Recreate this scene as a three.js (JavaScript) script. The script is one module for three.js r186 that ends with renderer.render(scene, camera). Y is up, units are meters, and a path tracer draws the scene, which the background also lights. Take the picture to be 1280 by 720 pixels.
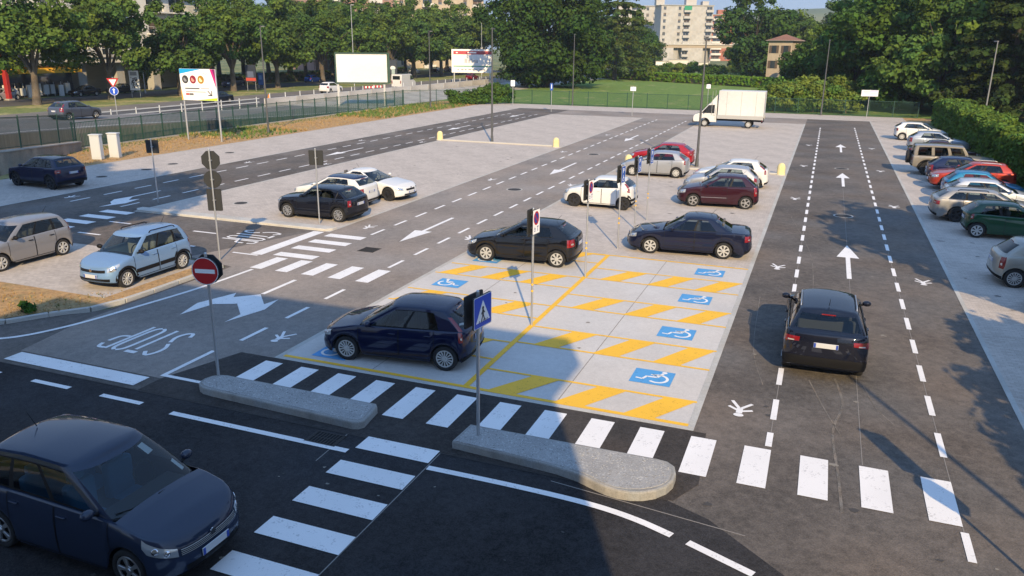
import * as THREE from 'three';
import { mergeGeometries, mergeVertices } from 'three/addons/utils/BufferGeometryUtils.js';
import { RoundedBoxGeometry } from 'three/addons/geometries/RoundedBoxGeometry.js';

// ---------------------------------------------------------------- camera, sky, sun, exposure
const scene = new THREE.Scene();
const CAM = { f: 986.84, pitch: 0.297917, roll: 0.009741, yaw: 0.368362, h: 7.2137 };
const camera = new THREE.PerspectiveCamera(2 * Math.atan(360 / CAM.f) * 180 / Math.PI, 16 / 9, 0.1, 4000);
const camF = new THREE.Vector3(-Math.sin(CAM.yaw) * Math.cos(CAM.pitch), -Math.sin(CAM.pitch), -Math.cos(CAM.yaw) * Math.cos(CAM.pitch));
const camR0 = new THREE.Vector3(Math.cos(CAM.yaw), 0, -Math.sin(CAM.yaw)), camU0 = camR0.clone().cross(camF);
const camR = camR0.clone().multiplyScalar(Math.cos(CAM.roll)).addScaledVector(camU0, Math.sin(CAM.roll)), camU = camR.clone().cross(camF);
camera.position.set(0, CAM.h, 0);
camera.quaternion.setFromRotationMatrix(new THREE.Matrix4().makeBasis(camR, camU, camF.clone().negate()));
scene.add(camera);

const SUN_EL = 28.5 * Math.PI / 180, SUN_AZ = 26.5 * Math.PI / 180;   // behind the camera, to the right: read from the shadows of the sign posts
const sunDir = new THREE.Vector3(Math.sin(SUN_AZ) * Math.cos(SUN_EL), Math.sin(SUN_EL), Math.cos(SUN_AZ) * Math.cos(SUN_EL));
const skyTex = (() => {                                               // clear summer air: deeper blue overhead, pale at the horizon, brighter towards the sun
  const w = 512, h = 256, d = new Float32Array(w * h * 4), v = new THREE.Vector3(), HOR = [0.275, 0.345, 0.44], ZEN = [0.135, 0.255, 0.50];
  for (let j = 0; j < h; j++) for (let i = 0; i < w; i++) {
    const el = ((j + 0.5) / h - 0.5) * Math.PI, az = ((i + 0.5) / w - 0.5) * 2 * Math.PI, k = (j * w + i) * 4;
    v.set(Math.cos(el) * Math.cos(az), Math.sin(el), Math.cos(el) * Math.sin(az));
    const t = Math.pow(Math.max(0, Math.sin(el)), 0.55), g = Math.acos(Math.min(1, v.dot(sunDir))), f = 0.95 * (1 + 1.7 * Math.exp(-g * 1.8));
    for (let q = 0; q < 3; q++) d[k + q] = (HOR[q] + (ZEN[q] - HOR[q]) * t) * f * (el < 0 ? 0.5 : 1);
    d[k + 3] = 1;
  }
  const t = new THREE.DataTexture(d, w, h, THREE.RGBAFormat, THREE.FloatType); t.mapping = THREE.EquirectangularReflectionMapping; t.magFilter = t.minFilter = THREE.LinearFilter; t.wrapS = THREE.RepeatWrapping; t.needsUpdate = true; return t;
})();
scene.background = skyTex; scene.environment = skyTex;
const sun = new THREE.DirectionalLight(0xffe2b0, 3.65);
sun.position.copy(sunDir).multiplyScalar(200).add(new THREE.Vector3(-20, 0, -50)); sun.target.position.set(-20, 0, -50);
sun.castShadow = true; sun.shadow.mapSize.set(4096, 4096); sun.shadow.radius = 1;
Object.assign(sun.shadow.camera, { left: -130, right: 130, top: 130, bottom: -130, near: 1, far: 500 });
scene.add(sun, sun.target);
const renderer = new THREE.WebGLRenderer({ antialias: true });
renderer.toneMapping = THREE.LinearToneMapping; renderer.toneMappingExposure = 1.75; renderer.shadowMap.enabled = true;
scene.fog = new THREE.FogExp2(0xb9c9dc, 0.00022);

// ---------------------------------------------------------------- helpers
const V = (x, y, z) => new THREE.Vector3(x, y, z);
function rng(seed) { let a = seed >>> 0; return () => { a = (a + 0x6d2b79f5) | 0; let t = Math.imul(a ^ (a >>> 15), 1 | a); t = (t + Math.imul(t ^ (t >>> 7), 61 | t)) ^ t; return ((t ^ (t >>> 14)) >>> 0) / 4294967296; }; }
const lerp = (a, b, t) => a + (b - a) * t, clamp = (x, a, b) => Math.min(b, Math.max(a, x));
/** a pixel of the photograph (1280 x 720) to the point at height y that it shows */
function at(px, py, y = 0) {
  const d = camR.clone().multiplyScalar((px - 640) / CAM.f).addScaledVector(camU, (360 - py) / CAM.f).add(camF);
  return d.multiplyScalar((y - CAM.h) / d.y).add(V(0, CAM.h, 0));
}
/** the point of that pixel's ray at a distance z (south to north) */
function atZ(px, py, z) {
  const d = camR.clone().multiplyScalar((px - 640) / CAM.f).addScaledVector(camU, (360 - py) / CAM.f).add(camF);
  return d.multiplyScalar(z / d.z).add(V(0, CAM.h, 0));
}
const used = {};
function numbered(n) { const k = used[n] = (used[n] ?? -1) + 1; return k ? n + '_' + String(k).padStart(3, '0') : n; }
function mesh(name, geo, mat, parent) {
  const m = new THREE.Mesh(geo, mat); m.name = parent ? name : numbered(name); m.castShadow = m.receiveShadow = true;
  (parent || scene).add(m); return m;
}
function thing(name, label, category, x = 0, y = 0, z = 0, turn = 0, group) {
  const g = new THREE.Group(); g.name = numbered(name); g.position.set(x, y, z); g.rotation.y = turn;
  g.userData = { label, category }; if (group) g.userData.group = group; scene.add(g); return g;
}
function tag(o, label, category, group) { Object.assign(o.userData, { label, category }); if (group) o.userData.group = group; return o; }
function struct(name, geo, mat) { const m = mesh(name, geo, mat); m.userData.kind = 'structure'; return m; }
function copyOf(o, x, y, z, turn, label) { const c = o.clone(); c.name = numbered(o.name.replace(/_\d{3}$/, '')); c.userData = { ...o.userData }; if (label) c.userData.label = label; c.position.set(x, y, z); c.rotation.y = turn; scene.add(c); return c; }
const clean = (g) => { const o = g.index ? g.toNonIndexed() : g; for (const k of Object.keys(o.attributes)) if (!['position', 'normal', 'uv'].includes(k)) o.deleteAttribute(k); if (!o.attributes.uv) o.setAttribute('uv', new THREE.BufferAttribute(new Float32Array(o.attributes.position.count * 2), 2)); return o; };
const merge = (list) => list.length === 1 ? list[0] : mergeGeometries(list.map(clean));
const box = (w, h, d, x = 0, y = 0, z = 0, ry = 0, rx = 0, rz = 0) => { const g = new THREE.BoxGeometry(w, h, d); if (rx) g.rotateX(rx); if (rz) g.rotateZ(rz); if (ry) g.rotateY(ry); return g.translate(x, y, z); };
const rbox = (w, h, d, r, x = 0, y = 0, z = 0, ry = 0) => { const g = new RoundedBoxGeometry(w, h, d, 2, r); if (ry) g.rotateY(ry); return g.translate(x, y, z); };
const cyl = (r0, r1, h, x = 0, y = 0, z = 0, n = 12) => new THREE.CylinderGeometry(r1, r0, h, n).translate(x, y + h / 2, z);
function rod(a, b, r0, r1 = r0, n = 8) {
  const d = b.clone().sub(a), g = new THREE.CylinderGeometry(r1, r0, d.length(), n);
  return g.applyQuaternion(new THREE.Quaternion().setFromUnitVectors(V(0, 1, 0), d.clone().normalize())).translate((a.x + b.x) / 2, (a.y + b.y) / 2, (a.z + b.z) / 2);
}
/** a flat sheet on the ground from [x, z] points, uv in metres */
function sheet(pts, y, holes = []) {
  const s = new THREE.Shape(pts.map(([x, z]) => new THREE.Vector2(x, -z)));
  for (const h of holes) s.holes.push(new THREE.Path(h.map(([x, z]) => new THREE.Vector2(x, -z))));
  return new THREE.ShapeGeometry(s, 12).rotateX(-Math.PI / 2).translate(0, y, 0);
}
const rect = (x0, x1, z0, z1) => [[x0, z0], [x1, z0], [x1, z1], [x0, z1]];
const band = (pts, w) => {                                            // a line of width w along [x, z] points
  const L = [], R = [];
  pts.forEach(([x, z], i) => {
    const a = pts[Math.max(0, i - 1)], b = pts[Math.min(pts.length - 1, i + 1)], dx = b[0] - a[0], dz = b[1] - a[1], l = Math.hypot(dx, dz) || 1;
    L.push([x - dz / l * w / 2, z + dx / l * w / 2]); R.unshift([x + dz / l * w / 2, z - dx / l * w / 2]);
  });
  return [...L, ...R];
};
const curve = (pts, n = 24) => new THREE.SplineCurve(pts.map(([x, z]) => new THREE.Vector2(x, z))).getPoints(n).map((p) => [p.x, p.y]);
const block = (pts, y0, y1, bevel = 0.015) => {                       // an upright prism over [x, z] points with bevelled top edges
  const s = new THREE.Shape(pts.map(([x, z]) => new THREE.Vector2(x, -z)));
  return new THREE.ExtrudeGeometry(s, { depth: y1 - y0 - bevel, bevelEnabled: true, bevelThickness: bevel, bevelSize: bevel, bevelOffset: -bevel, bevelSegments: 2, curveSegments: 8 }).rotateX(-Math.PI / 2).translate(0, y0, 0);
};

// ---------------------------------------------------------------- textures: grain, patches and print only
function noise2(seed, period) {                                       // tileable value noise, period in cells
  const r = rng(seed), t = new Float32Array(period * period).map(() => r());
  return (x, y) => {
    const xi = Math.floor(x), yi = Math.floor(y); let fx = x - xi, fy = y - yi; fx = fx * fx * (3 - 2 * fx); fy = fy * fy * (3 - 2 * fy);
    const a = ((xi % period) + period) % period, b = (a + 1) % period, c = ((yi % period) + period) % period, d = (c + 1) % period;
    return lerp(lerp(t[a + c * period], t[b + c * period], fx), lerp(t[a + d * period], t[b + d * period], fx), fy);
  };
}
const toS = (v) => { v = clamp(v, 0, 1); return 255 * (v <= 0.0031308 ? v * 12.92 : 1.055 * Math.pow(v, 1 / 2.4) - 0.055); };
function tex(size, fn, metres, srgb = true) {
  const d = new Uint8Array(size * size * 4);
  for (let j = 0; j < size; j++) for (let i = 0; i < size; i++) {
    const c = fn(i / size, j / size, i, j), k = (j * size + i) * 4;
    for (let q = 0; q < 3; q++) d[k + q] = srgb ? toS(c[q]) : 255 * clamp(c[q] ?? c[0], 0, 1);
    d[k + 3] = 255;
  }
  const t = new THREE.DataTexture(d, size, size); t.wrapS = t.wrapT = THREE.RepeatWrapping; t.magFilter = THREE.LinearFilter; t.minFilter = THREE.LinearMipmapLinearFilter; t.generateMipmaps = true; t.anisotropy = 8;
  if (srgb) t.colorSpace = THREE.SRGBColorSpace; t.repeat.set(1 / metres, 1 / metres); t.needsUpdate = true; return t;
}
function granular(seed, base, fine, mid, coarse, metres, size = 1024, tint = [1, 1, 1]) {
  const r = rng(seed), n1 = noise2(seed + 1, 256), n2 = noise2(seed + 2, 48), n3 = noise2(seed + 3, 9), n4 = noise2(seed + 4, 4), n5 = noise2(seed + 5, 110);
  return tex(size, (u, v) => {
    const f = 1 + fine * (r() - 0.5) * 2 + fine * (n1(u * 256, v * 256) - 0.5) + mid * (n2(u * 48, v * 48) - 0.5) * 0.6 + mid * (n5(u * 110, v * 110) - 0.5) + coarse * ((n3(u * 9, v * 9) - 0.5) * 1.2 + (n4(u * 4, v * 4) - 0.5));
    const w = (n3(v * 9 + 2, u * 9) - 0.5) * coarse;
    return [base[0] * f * (1 + w * 0.35 * tint[0]), base[1] * f, base[2] * f * (1 - w * 0.35 * tint[2])];
  }, metres);
}
const bumpTex = (() => { const r = rng(77), n = noise2(78, 128); return tex(512, (u, v) => { const q = 0.5 + 0.35 * (r() - 0.5) + 0.5 * (n(u * 128, v * 128) - 0.5); return [q, q, q]; }, 2.5, false); })();
const std = (o) => new THREE.MeshStandardMaterial(o);
const lin = (r, g, b) => new THREE.Color().setRGB(r, g, b);

const M = {};
M.asphalt = std({ map: granular(11, [0.122, 0.103, 0.088], 0.24, 0.3, 0.4, 14), roughness: 0.93, bumpMap: bumpTex, bumpScale: 0.006 });
M.palAsphalt = std({ map: granular(15, [0.235, 0.203, 0.177], 0.16, 0.16, 0.24, 16), roughness: 0.95, bumpMap: bumpTex, bumpScale: 0.006 });
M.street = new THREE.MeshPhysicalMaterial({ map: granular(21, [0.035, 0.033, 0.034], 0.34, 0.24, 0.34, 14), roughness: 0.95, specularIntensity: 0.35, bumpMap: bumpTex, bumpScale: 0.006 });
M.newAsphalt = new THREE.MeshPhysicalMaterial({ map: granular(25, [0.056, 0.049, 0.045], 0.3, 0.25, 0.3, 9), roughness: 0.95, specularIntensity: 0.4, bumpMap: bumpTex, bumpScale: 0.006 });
M.avenue = std({ map: granular(31, [0.16, 0.14, 0.12], 0.15, 0.2, 0.3, 20, 512), roughness: 0.95 });
M.roadDark = std({ map: granular(32, [0.07, 0.067, 0.065], 0.2, 0.2, 0.3, 20, 512), roughness: 0.95 });
M.pavers = std({ map: (() => {
  const r = rng(41), n1 = noise2(42, 7), n2 = noise2(43, 64), tones = Array.from({ length: 40 * 80 }, () => r());
  return tex(1024, (u, v) => {                                        // 4 m of 20 x 10 cm concrete blocks, only just told apart
    const row = Math.floor(v * 40), uu = u * 20 + (row % 2) * 0.5, col = Math.floor(uu) % 20, fu = uu - Math.floor(uu), fv = v * 40 - row;
    const joint = (fu < 0.04 || fv < 0.08) ? 0.70 : 1, f = joint * (0.91 + 0.2 * tones[row * 20 + col]) * (1 + 0.12 * (r() - 0.5) + 0.16 * (n1(u * 7, v * 7) - 0.5) + 0.1 * (n2(u * 64, v * 64) - 0.5));
    return [0.45 * f, 0.395 * f, 0.345 * f];
  }, 4);
})(), roughness: 0.93, bumpMap: bumpTex, bumpScale: 0.003 });
M.concrete = std({ map: granular(51, [0.52, 0.49, 0.455], 0.08, 0.06, 0.10, 10), roughness: 0.9, bumpMap: bumpTex, bumpScale: 0.002 });
M.kerb = std({ map: granular(61, [0.44, 0.42, 0.38], 0.16, 0.12, 0.16, 3, 512), roughness: 0.92 });
M.oldConcrete = std({ map: granular(62, [0.36, 0.34, 0.30], 0.14, 0.16, 0.3, 5, 512), roughness: 0.94 });
M.pebble = std({ map: (() => {
  const r = rng(65), n = noise2(66, 90), n2 = noise2(67, 150), n3 = noise2(68, 12);
  return tex(1024, (u, v) => { const a = n(u * 90, v * 90), b = n2(u * 150, v * 150), f = (a > 0.84 ? 1.4 : b > 0.84 ? 1.3 : b < 0.14 ? 0.7 : 1) * (0.9 + 0.2 * n3(u * 12, v * 12) + 0.2 * (r() - 0.5)); return [0.31 * f, 0.30 * f, 0.285 * f]; }, 2.6);
})(), roughness: 0.9, bumpMap: bumpTex, bumpScale: 0.01 });
M.soil = std({ map: (() => {
  const r = rng(71), n1 = noise2(72, 6), n2 = noise2(73, 40), n3 = noise2(74, 130);
  return tex(1024, (u, v) => { const g = clamp((n1(u * 6, v * 6) * 0.6 + n2(u * 40, v * 40) * 0.7 - 0.62) * 3, 0, 1), f = 0.72 + 0.36 * n3(u * 130, v * 130) + 0.3 * (n2(v * 40, u * 40) - 0.5) + 0.25 * (r() - 0.5); return [lerp(0.44, 0.36, g) * f, lerp(0.265, 0.25, g) * f, lerp(0.115, 0.11, g) * f]; }, 7);
})(), roughness: 1, bumpMap: bumpTex, bumpScale: 0.02 });
function grassTex(seed, a, b, dry) {
  const r = rng(seed), n1 = noise2(seed + 1, 8), n2 = noise2(seed + 2, 60), n3 = noise2(seed + 3, 200);
  return tex(1024, (u, v) => { const t = n2(u * 60, v * 60), d = clamp((n1(u * 8, v * 8) + 0.5 * n2(v * 60, u * 60) - dry) * 4, 0, 1), f = 0.75 + 0.4 * n3(u * 200, v * 200) + 0.3 * (r() - 0.5); return [0, 1, 2].map((k) => lerp(lerp(a[k], b[k], t), [0.34, 0.30, 0.12][k], d) * f); }, 22);
}
M.lawn = std({ map: grassTex(81, [0.085, 0.165, 0.018], [0.15, 0.235, 0.03], 1.05), roughness: 1 });
M.verge = std({ map: grassTex(85, [0.10, 0.15, 0.03], [0.20, 0.22, 0.06], 0.82), roughness: 1 });
M.land = std({ map: grassTex(89, [0.06, 0.10, 0.025], [0.12, 0.15, 0.05], 0.9), roughness: 1 });
const paintTex = (seed, c) => { const r = rng(seed), n1 = noise2(seed + 1, 30), n2 = noise2(seed + 2, 140), n3 = noise2(seed + 3, 5); return tex(512, (u, v) => { const w = clamp((n2(u * 140, v * 140) * 0.7 + n1(u * 30, v * 30) * 0.5 - 0.84) * 4, 0, 0.5), f = (1 - w * 0.5) * (0.95 + 0.1 * n3(u * 5, v * 5) + 0.05 * (r() - 0.5)); return c.map((k) => k * f); }, 3); };
M.white = std({ map: paintTex(91, [0.78, 0.755, 0.73]), roughness: 0.7 });
M.yellow = std({ map: paintTex(95, [0.84, 0.47, 0.03]), roughness: 0.7 });
M.blueMark = std({ map: paintTex(99, [0.08, 0.30, 0.58]), roughness: 0.7 });
M.chalk = std({ color: lin(0.24, 0.22, 0.20), roughness: 1 });
M.steel = std({ color: lin(0.50, 0.51, 0.52), roughness: 0.45, metalness: 0.75 });
M.lampPost = std({ color: lin(0.10, 0.105, 0.11), roughness: 0.55, metalness: 0.4 });
M.plateBack = std({ color: lin(0.022, 0.024, 0.026), roughness: 0.75 });
M.plateEdge = std({ color: lin(0.45, 0.46, 0.47), roughness: 0.5, metalness: 0.5 });
M.signRed = std({ color: lin(0.45, 0.012, 0.018), roughness: 0.35 });
M.signBlue = std({ color: lin(0.008, 0.07, 0.48), roughness: 0.35 });
M.signWhite = std({ color: lin(0.80, 0.80, 0.80), roughness: 0.4 });
M.signBlack = std({ color: lin(0.015, 0.015, 0.016), roughness: 0.5 });
M.iron = std({ color: lin(0.05, 0.045, 0.042), roughness: 0.8, metalness: 0.4 });
M.hole = std({ color: lin(0.008, 0.008, 0.008), roughness: 1 });
M.fenceGreen = std({ color: lin(0.012, 0.055, 0.038), roughness: 0.55 });
M.cabinet = std({ color: lin(0.50, 0.52, 0.53), roughness: 0.6 });
M.cream = std({ map: granular(55, [0.72, 0.60, 0.30], 0.1, 0.12, 0.15, 2, 256), roughness: 0.9 });
M.orange = std({ color: lin(0.75, 0.2, 0.02), roughness: 0.7 });
// ================================================================ the ground
const BIG = 1600;
struct('terrain', new THREE.PlaneGeometry(2 * BIG, 2 * BIG).rotateX(-Math.PI / 2).translate(0, -0.03, 0), M.land);
{ const t = scene.children.at(-1).geometry.attributes.uv; for (let i = 0; i < t.count; i++) t.setXY(i, t.getX(i) * 2 * BIG, t.getY(i) * 2 * BIG); }

const XL = -34.5, XE = -28.2, XC = -17.95, XM = -11.65, XR = -1.7, XS = 4.4, XH = 9.8;      // aisle and bay edges of the car park
const lot = struct('car_park_road', sheet([[-46, -26.5], [-46, -20.8], [-24.3, -20.8], [-18.95, -20.8], [-18.2, -20.4], [-18.15, -17.6], [-18.22, -15.6], [-18.5, -15.1], [-19.0, -14.7], [-19.8, -13.45], [-24, -12.9], [-24, -11.7], [-1.7, -11.7], [-1.0, -11.4], [0.3, -10.3], [1.2, -9.4], [3, -7.5], [5, -5.9], [12, -5.2], [12, -14.4], [XS, -14.4], [XS, -91.5], [XL, -91.5], [XL, -26.5]], 0), M.asphalt);
const midLane = struct('middle_lane', sheet([[-18.6, -26.15], [-18.0, -26.6], [XC, -84.7], [XE, -84.7], [XE, -91.4], [XR, -91.4], [XR, -85.3], [XM, -85.3], [XM, -12.4], [-17.6, -12.4], [-18.05, -14.6], [-18.05, -20.5], [-20.3, -21.0]], 0.003), M.palAsphalt);
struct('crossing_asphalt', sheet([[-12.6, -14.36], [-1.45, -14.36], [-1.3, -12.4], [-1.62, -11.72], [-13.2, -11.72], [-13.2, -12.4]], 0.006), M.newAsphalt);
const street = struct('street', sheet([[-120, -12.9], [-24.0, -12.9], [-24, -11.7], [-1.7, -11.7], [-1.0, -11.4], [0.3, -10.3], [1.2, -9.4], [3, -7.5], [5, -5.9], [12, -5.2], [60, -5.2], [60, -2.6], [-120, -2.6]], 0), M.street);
struct('pavement', block(rect(-60, 60, -2.6, 0.5), -0.05, 0.13), M.oldConcrete);
// the building's own pavement is behind the camera; the bays lie flush with the aisles
const bayPavement = struct('parking_bay_paving', merge([
  sheet(rect(XE, XC, -84.5, -26.5), 0.004), sheet(rect(XM, XR, -85.2, -27.1), 0.004), sheet(rect(-41.2, XL, -98.3, -18), 0.004),
  sheet(rect(XS, XH, -92, -4), 0.004), sheet(rect(XL, 8, -98.3, -91.5), 0.004)]), M.pavers);
const bayConcrete = struct('accessible_bay_concrete', sheet(rect(XM, XR, -27.1, -14.4), 0.004), M.concrete);
struct('side_bay_paving', sheet([[-46, -20.8], [-24.3, -20.8], [-18.95, -20.6], [-18.95, -16.1], [-46, -16.1]], 0.016), M.pavers);
// expansion joints of the concrete, sawn lines
for (const [a, b] of [[[-4.6, -14.4], [-4.6, -27.1]], [[-9.1, -14.4], [-9.1, -27.1]]]) mesh('concrete_joint', sheet(band([a, b], 0.018), 0.008), M.hole, bayConcrete).material = std({ color: lin(0.22, 0.2, 0.18), roughness: 1 });
// soil and dry grass
struct('soil_verge', merge([sheet(rect(-48.6, -41.25, -98.3, -33), 0.0), sheet(rect(4.45, 14, -98.3, -92), 0.002)]), M.soil);
const cornerSoil = struct('corner_soil', sheet([[-46, -16.1], [-18.95, -16.1], [-18.95, -20.6], [-18.38, -20.2], [-18.34, -17.6], [-18.42, -15.65], [-18.72, -15.15], [-19.2, -14.8], [-20.0, -13.6], [-24, -13.05], [-46, -13.05]], 0.085), M.soil);
struct('lawn', sheet([[-60, -98.6], [12, -98.6], [30, -240], [-90, -260]], -0.012), M.lawn);
// the avenue beyond the fence: pavement, carriageway, tree verge, side road
struct('avenue_pavement', sheet(rect(-62.6, -49.4, -260, 10), -0.008), M.oldConcrete);
struct('avenue_verge', merge([sheet(rect(-87.3, -78, -330, 20), -0.008), sheet(rect(-99, -96.6, -330, -108), -0.008)]), M.verge);
const avenue = struct('avenue_road', merge([sheet(rect(-78, -72.6, -330, 20), -0.012)]), M.avenue);
struct('avenue_carriageway', merge([sheet(rect(-72.6, -62.6, -330, 20), -0.008), sheet(rect(-96.6, -87.3, -330, 20), -0.008)]), M.roadDark);

// kerbs
const kerbLine = (name, pts, w, h, step = 1) => {
  const k = struct(name, new THREE.BufferGeometry(), M.kerb); k.geometry.setAttribute('position', new THREE.BufferAttribute(new Float32Array(9), 3));
  const c = new THREE.CatmullRomCurve3(pts.map(([x, z]) => V(x, 0, z)), false, 'catmullrom', 0.2), n = Math.max(1, Math.round(c.getLength() / step)), q = c.getSpacedPoints(n);
  const parts = [];
  for (let i = 0; i < n; i++) { const a = q[i], b = q[i + 1], l = a.distanceTo(b) - 0.012, ang = Math.atan2(-(b.z - a.z), b.x - a.x); parts.push([l, (a.x + b.x) / 2, (a.z + b.z) / 2, ang]); }
  k.geometry = rbox(parts[0][0], h + 0.2, w, 0.018, parts[0][1], h / 2 - 0.1, parts[0][2], parts[0][3]);
  const shared = {};
  for (const [l, x, z, ang] of parts.slice(1)) { const key = l.toFixed(2), g = shared[key] ??= rbox(+key, h + 0.2, w, 0.018), m = mesh('kerb_stone', g, M.kerb, k); m.position.set(x, h / 2 - 0.1, z); m.rotation.y = ang; }
  return k;
};
kerbLine('corner_kerb', [[-46, -12.98], [-24, -12.98], [-20.6, -13.28], [-19.8, -13.55], [-19.2, -14.5], [-18.75, -15.0], [-18.38, -15.6], [-18.27, -17], [-18.27, -20.3]], 0.15, 0.11);
struct('flush_kerb', merge([
  sheet(band([[XE, -26.4], [XC, -26.4]], 0.5), 0.008), sheet(band([[XC - 0.06, -26.65], [XC - 0.06, -84.5]], 0.13), 0.008), sheet(band([[XE + 0.06, -26.65], [XE + 0.06, -84.5]], 0.13), 0.008), sheet(band([[XE, -84.55], [XC, -84.55]], 0.2), 0.008),
  sheet(band([[XM + 0.07, -14.5], [XM + 0.07, -85.2]], 0.14), 0.008), sheet(band([[XR - 0.07, -14.5], [XR - 0.07, -85.2]], 0.14), 0.008), sheet(band([[XM, -14.43], [XR, -14.43]], 0.12), 0.0085),
  sheet(band([[XS + 0.06, -14.4], [XS + 0.06, -92]], 0.12), 0.008), sheet(band([[XL - 0.06, -18], [XL - 0.06, -91.5]], 0.12), 0.008), sheet(band([[-41.22, -33], [-41.22, -98.3]], 0.14), 0.008), sheet(band([[XL, -91.5], [XS, -91.5]], 0.14), 0.0085)]), M.kerb);
// low rounded kerbs that close the two bay blocks, where the yellow bollards stand
for (const [x0, x1, z] of [[-27.9, -18.2, -56.7], [-11.4, -1.95, -49.5]]) struct('bay_kerb', rbox(x1 - x0, 0.14, 0.22, 0.05, (x0 + x1) / 2, 0.05, z), M.kerb);
// raised stone edge at the head of the left bay block
struct('bay_end_kerb', block([[-28.0, -26.2], [-28.25, -26.4], [-28.25, -26.75], [-18.0, -26.75], [-18.0, -26.45], [-18.2, -26.2]], -0.02, 0.10, 0.03), M.kerb);

// traffic islands of exposed pebble concrete
function island(pts, label) { const g = thing('traffic_island', label, 'traffic island', 0, 0, 0, 0, 'traffic islands by the crossing'); 
  mesh('island_body', block(pts, -0.02, 0.17, 0.035), M.islandSide ??= std({ map: granular(64, [0.27, 0.26, 0.24], 0.16, 0.2, 0.3, 2, 512), roughness: 0.93 }), g);
  const c = pts.reduce((a, q) => [a[0] + q[0] / pts.length, a[1] + q[1] / pts.length], [0, 0]), inner = pts.map(([x, z]) => { const dx = x - c[0], dz = z - c[1]; return [c[0] + dx - Math.sign(dx) * Math.min(0.07, Math.abs(dx) * 0.2), c[1] + dz - Math.sign(dz) * Math.min(0.07, Math.abs(dz) * 0.2)]; });
  mesh('pebble_bed', block(inner, 0.15, 0.178, 0.006), M.pebble, g);
  const r = rng(Math.round(-c[0] * 10)), st = [], x0 = Math.min(...inner.map((q) => q[0])), x1 = Math.max(...inner.map((q) => q[0])), z0 = Math.min(...inner.map((q) => q[1])), z1 = Math.max(...inner.map((q) => q[1]));
  const inside = (x, z) => { let k = false; for (let i = 0, j = inner.length - 1; i < inner.length; j = i++) { const [a, b] = inner[i], [e, f] = inner[j]; if ((b > z) !== (f > z) && x < (e - a) * (z - b) / (f - b) + a) k = !k; } return k; };
  while (st.length < 420) { const x = lerp(x0, x1, r()), z = lerp(z0, z1, r()), q = 0.009 + 0.014 * r() * r(); if (inside(x, z)) st.push(new THREE.IcosahedronGeometry(q, 0).scale(1, 0.5, 0.7 + 0.5 * r()).rotateY(r() * 6).translate(x, 0.179, z)); }
  const half = Math.floor(st.length / 2); mesh('pebbles', merge(st.slice(0, half)), std({ color: lin(0.40, 0.39, 0.37), roughness: 0.8 }), g).userData.kind = 'stuff'; mesh('pebbles', merge(st.slice(half)), std({ color: lin(0.21, 0.205, 0.2), roughness: 0.8 }), g).userData.kind = 'stuff';
  return g;
}
island([[-12.04, -12.5], [-12.03, -12.36], [-11.98, -12.24], [-11.88, -12.15], [-11.74, -12.09], [-11.5, -12.06], [-7.92, -11.9], [-7.8, -11.94], [-7.73, -12.05], [-7.82, -12.7], [-7.9, -12.8], [-11.7, -12.82], [-11.88, -12.77], [-11.99, -12.66]], 'long pebbled concrete island under the red no entry sign');
island([[-5.78, -11.95], [-5.74, -12.7], [-2.1, -12.74], [-1.9, -12.71], [-1.75, -12.58], [-1.69, -12.36], [-1.69, -12.1], [-1.76, -11.87], [-1.9, -11.67], [-2.08, -11.53], [-2.28, -11.45], [-2.5, -11.43], [-2.72, -11.47], [-2.95, -11.56], [-3.25, -11.69], [-3.7, -11.79], [-4.4, -11.85]], 'pebbled concrete island with a rounded end under the blue pedestrian crossing sign');

// drain grates and manholes
function grate(x, z, w, d, label, n = 9) {
  const g = thing('drain_grate', label, 'drain', x, 0, z, 0, 'drains and manholes'); mesh('pit', box(w, 0.004, d, 0, 0.006, 0), M.hole, g);
  mesh('grate_frame', merge([box(w + 0.06, 0.012, 0.03, 0, 0.009, d / 2), box(w + 0.06, 0.012, 0.03, 0, 0.009, -d / 2), box(0.03, 0.012, d, w / 2, 0.009, 0), box(0.03, 0.012, d, -w / 2, 0.009, 0), box(w, 0.011, 0.02, 0, 0.009, 0)]), M.iron, g);
  for (let i = 0; i < n; i++) mesh('grate_bar', box(0.022, 0.01, d - 0.03, -w / 2 + (i + 0.5) * w / n, 0.011, 0), M.iron, g);
}
grate(-8.18, -11.38, 0.62, 0.42, 'rusty iron drain grate beside the long pebbled island');
grate(-15.0, -24.3, 0.6, 0.6, 'square iron drain grate in the arrow lane beside the hatched stripes', 7);
for (const [px, py, lab] of [[643, 237, 'dark iron cover in the arrow lane near the white hatchback'], [742, 193, 'dark iron cover in the arrow lane beside the yellow bollard'], [1052, 211, 'dark iron cover between the two far lane arrows'], [1054, 270, 'dark iron cover behind the large white lane arrow'], [127, 221, 'round manhole cover on the paving beside the navy crossover'], [183, 212, 'round manhole cover on the paving behind the square sign'], [216, 205, 'round manhole cover on the paving near the colourful billboard'], [287, 191, 'small manhole cover on the paving below the green fence'], [301, 254, 'round manhole cover on the bay in front of the black hatchback']]) {
  const p = at(px, py), g = thing('manhole_cover', lab, 'manhole', p.x, 0, p.z, 0, 'drains and manholes'), r = px > 600 ? 0.36 : 0.3;
  mesh('frame', new THREE.RingGeometry(r, r + 0.07, 28).rotateX(-Math.PI / 2).translate(0, 0.009, 0), M.kerb, g);
  mesh('lid', cyl(r, r, 0.004, 0, 0.007, 0, 28), M.iron, g);
}

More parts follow.
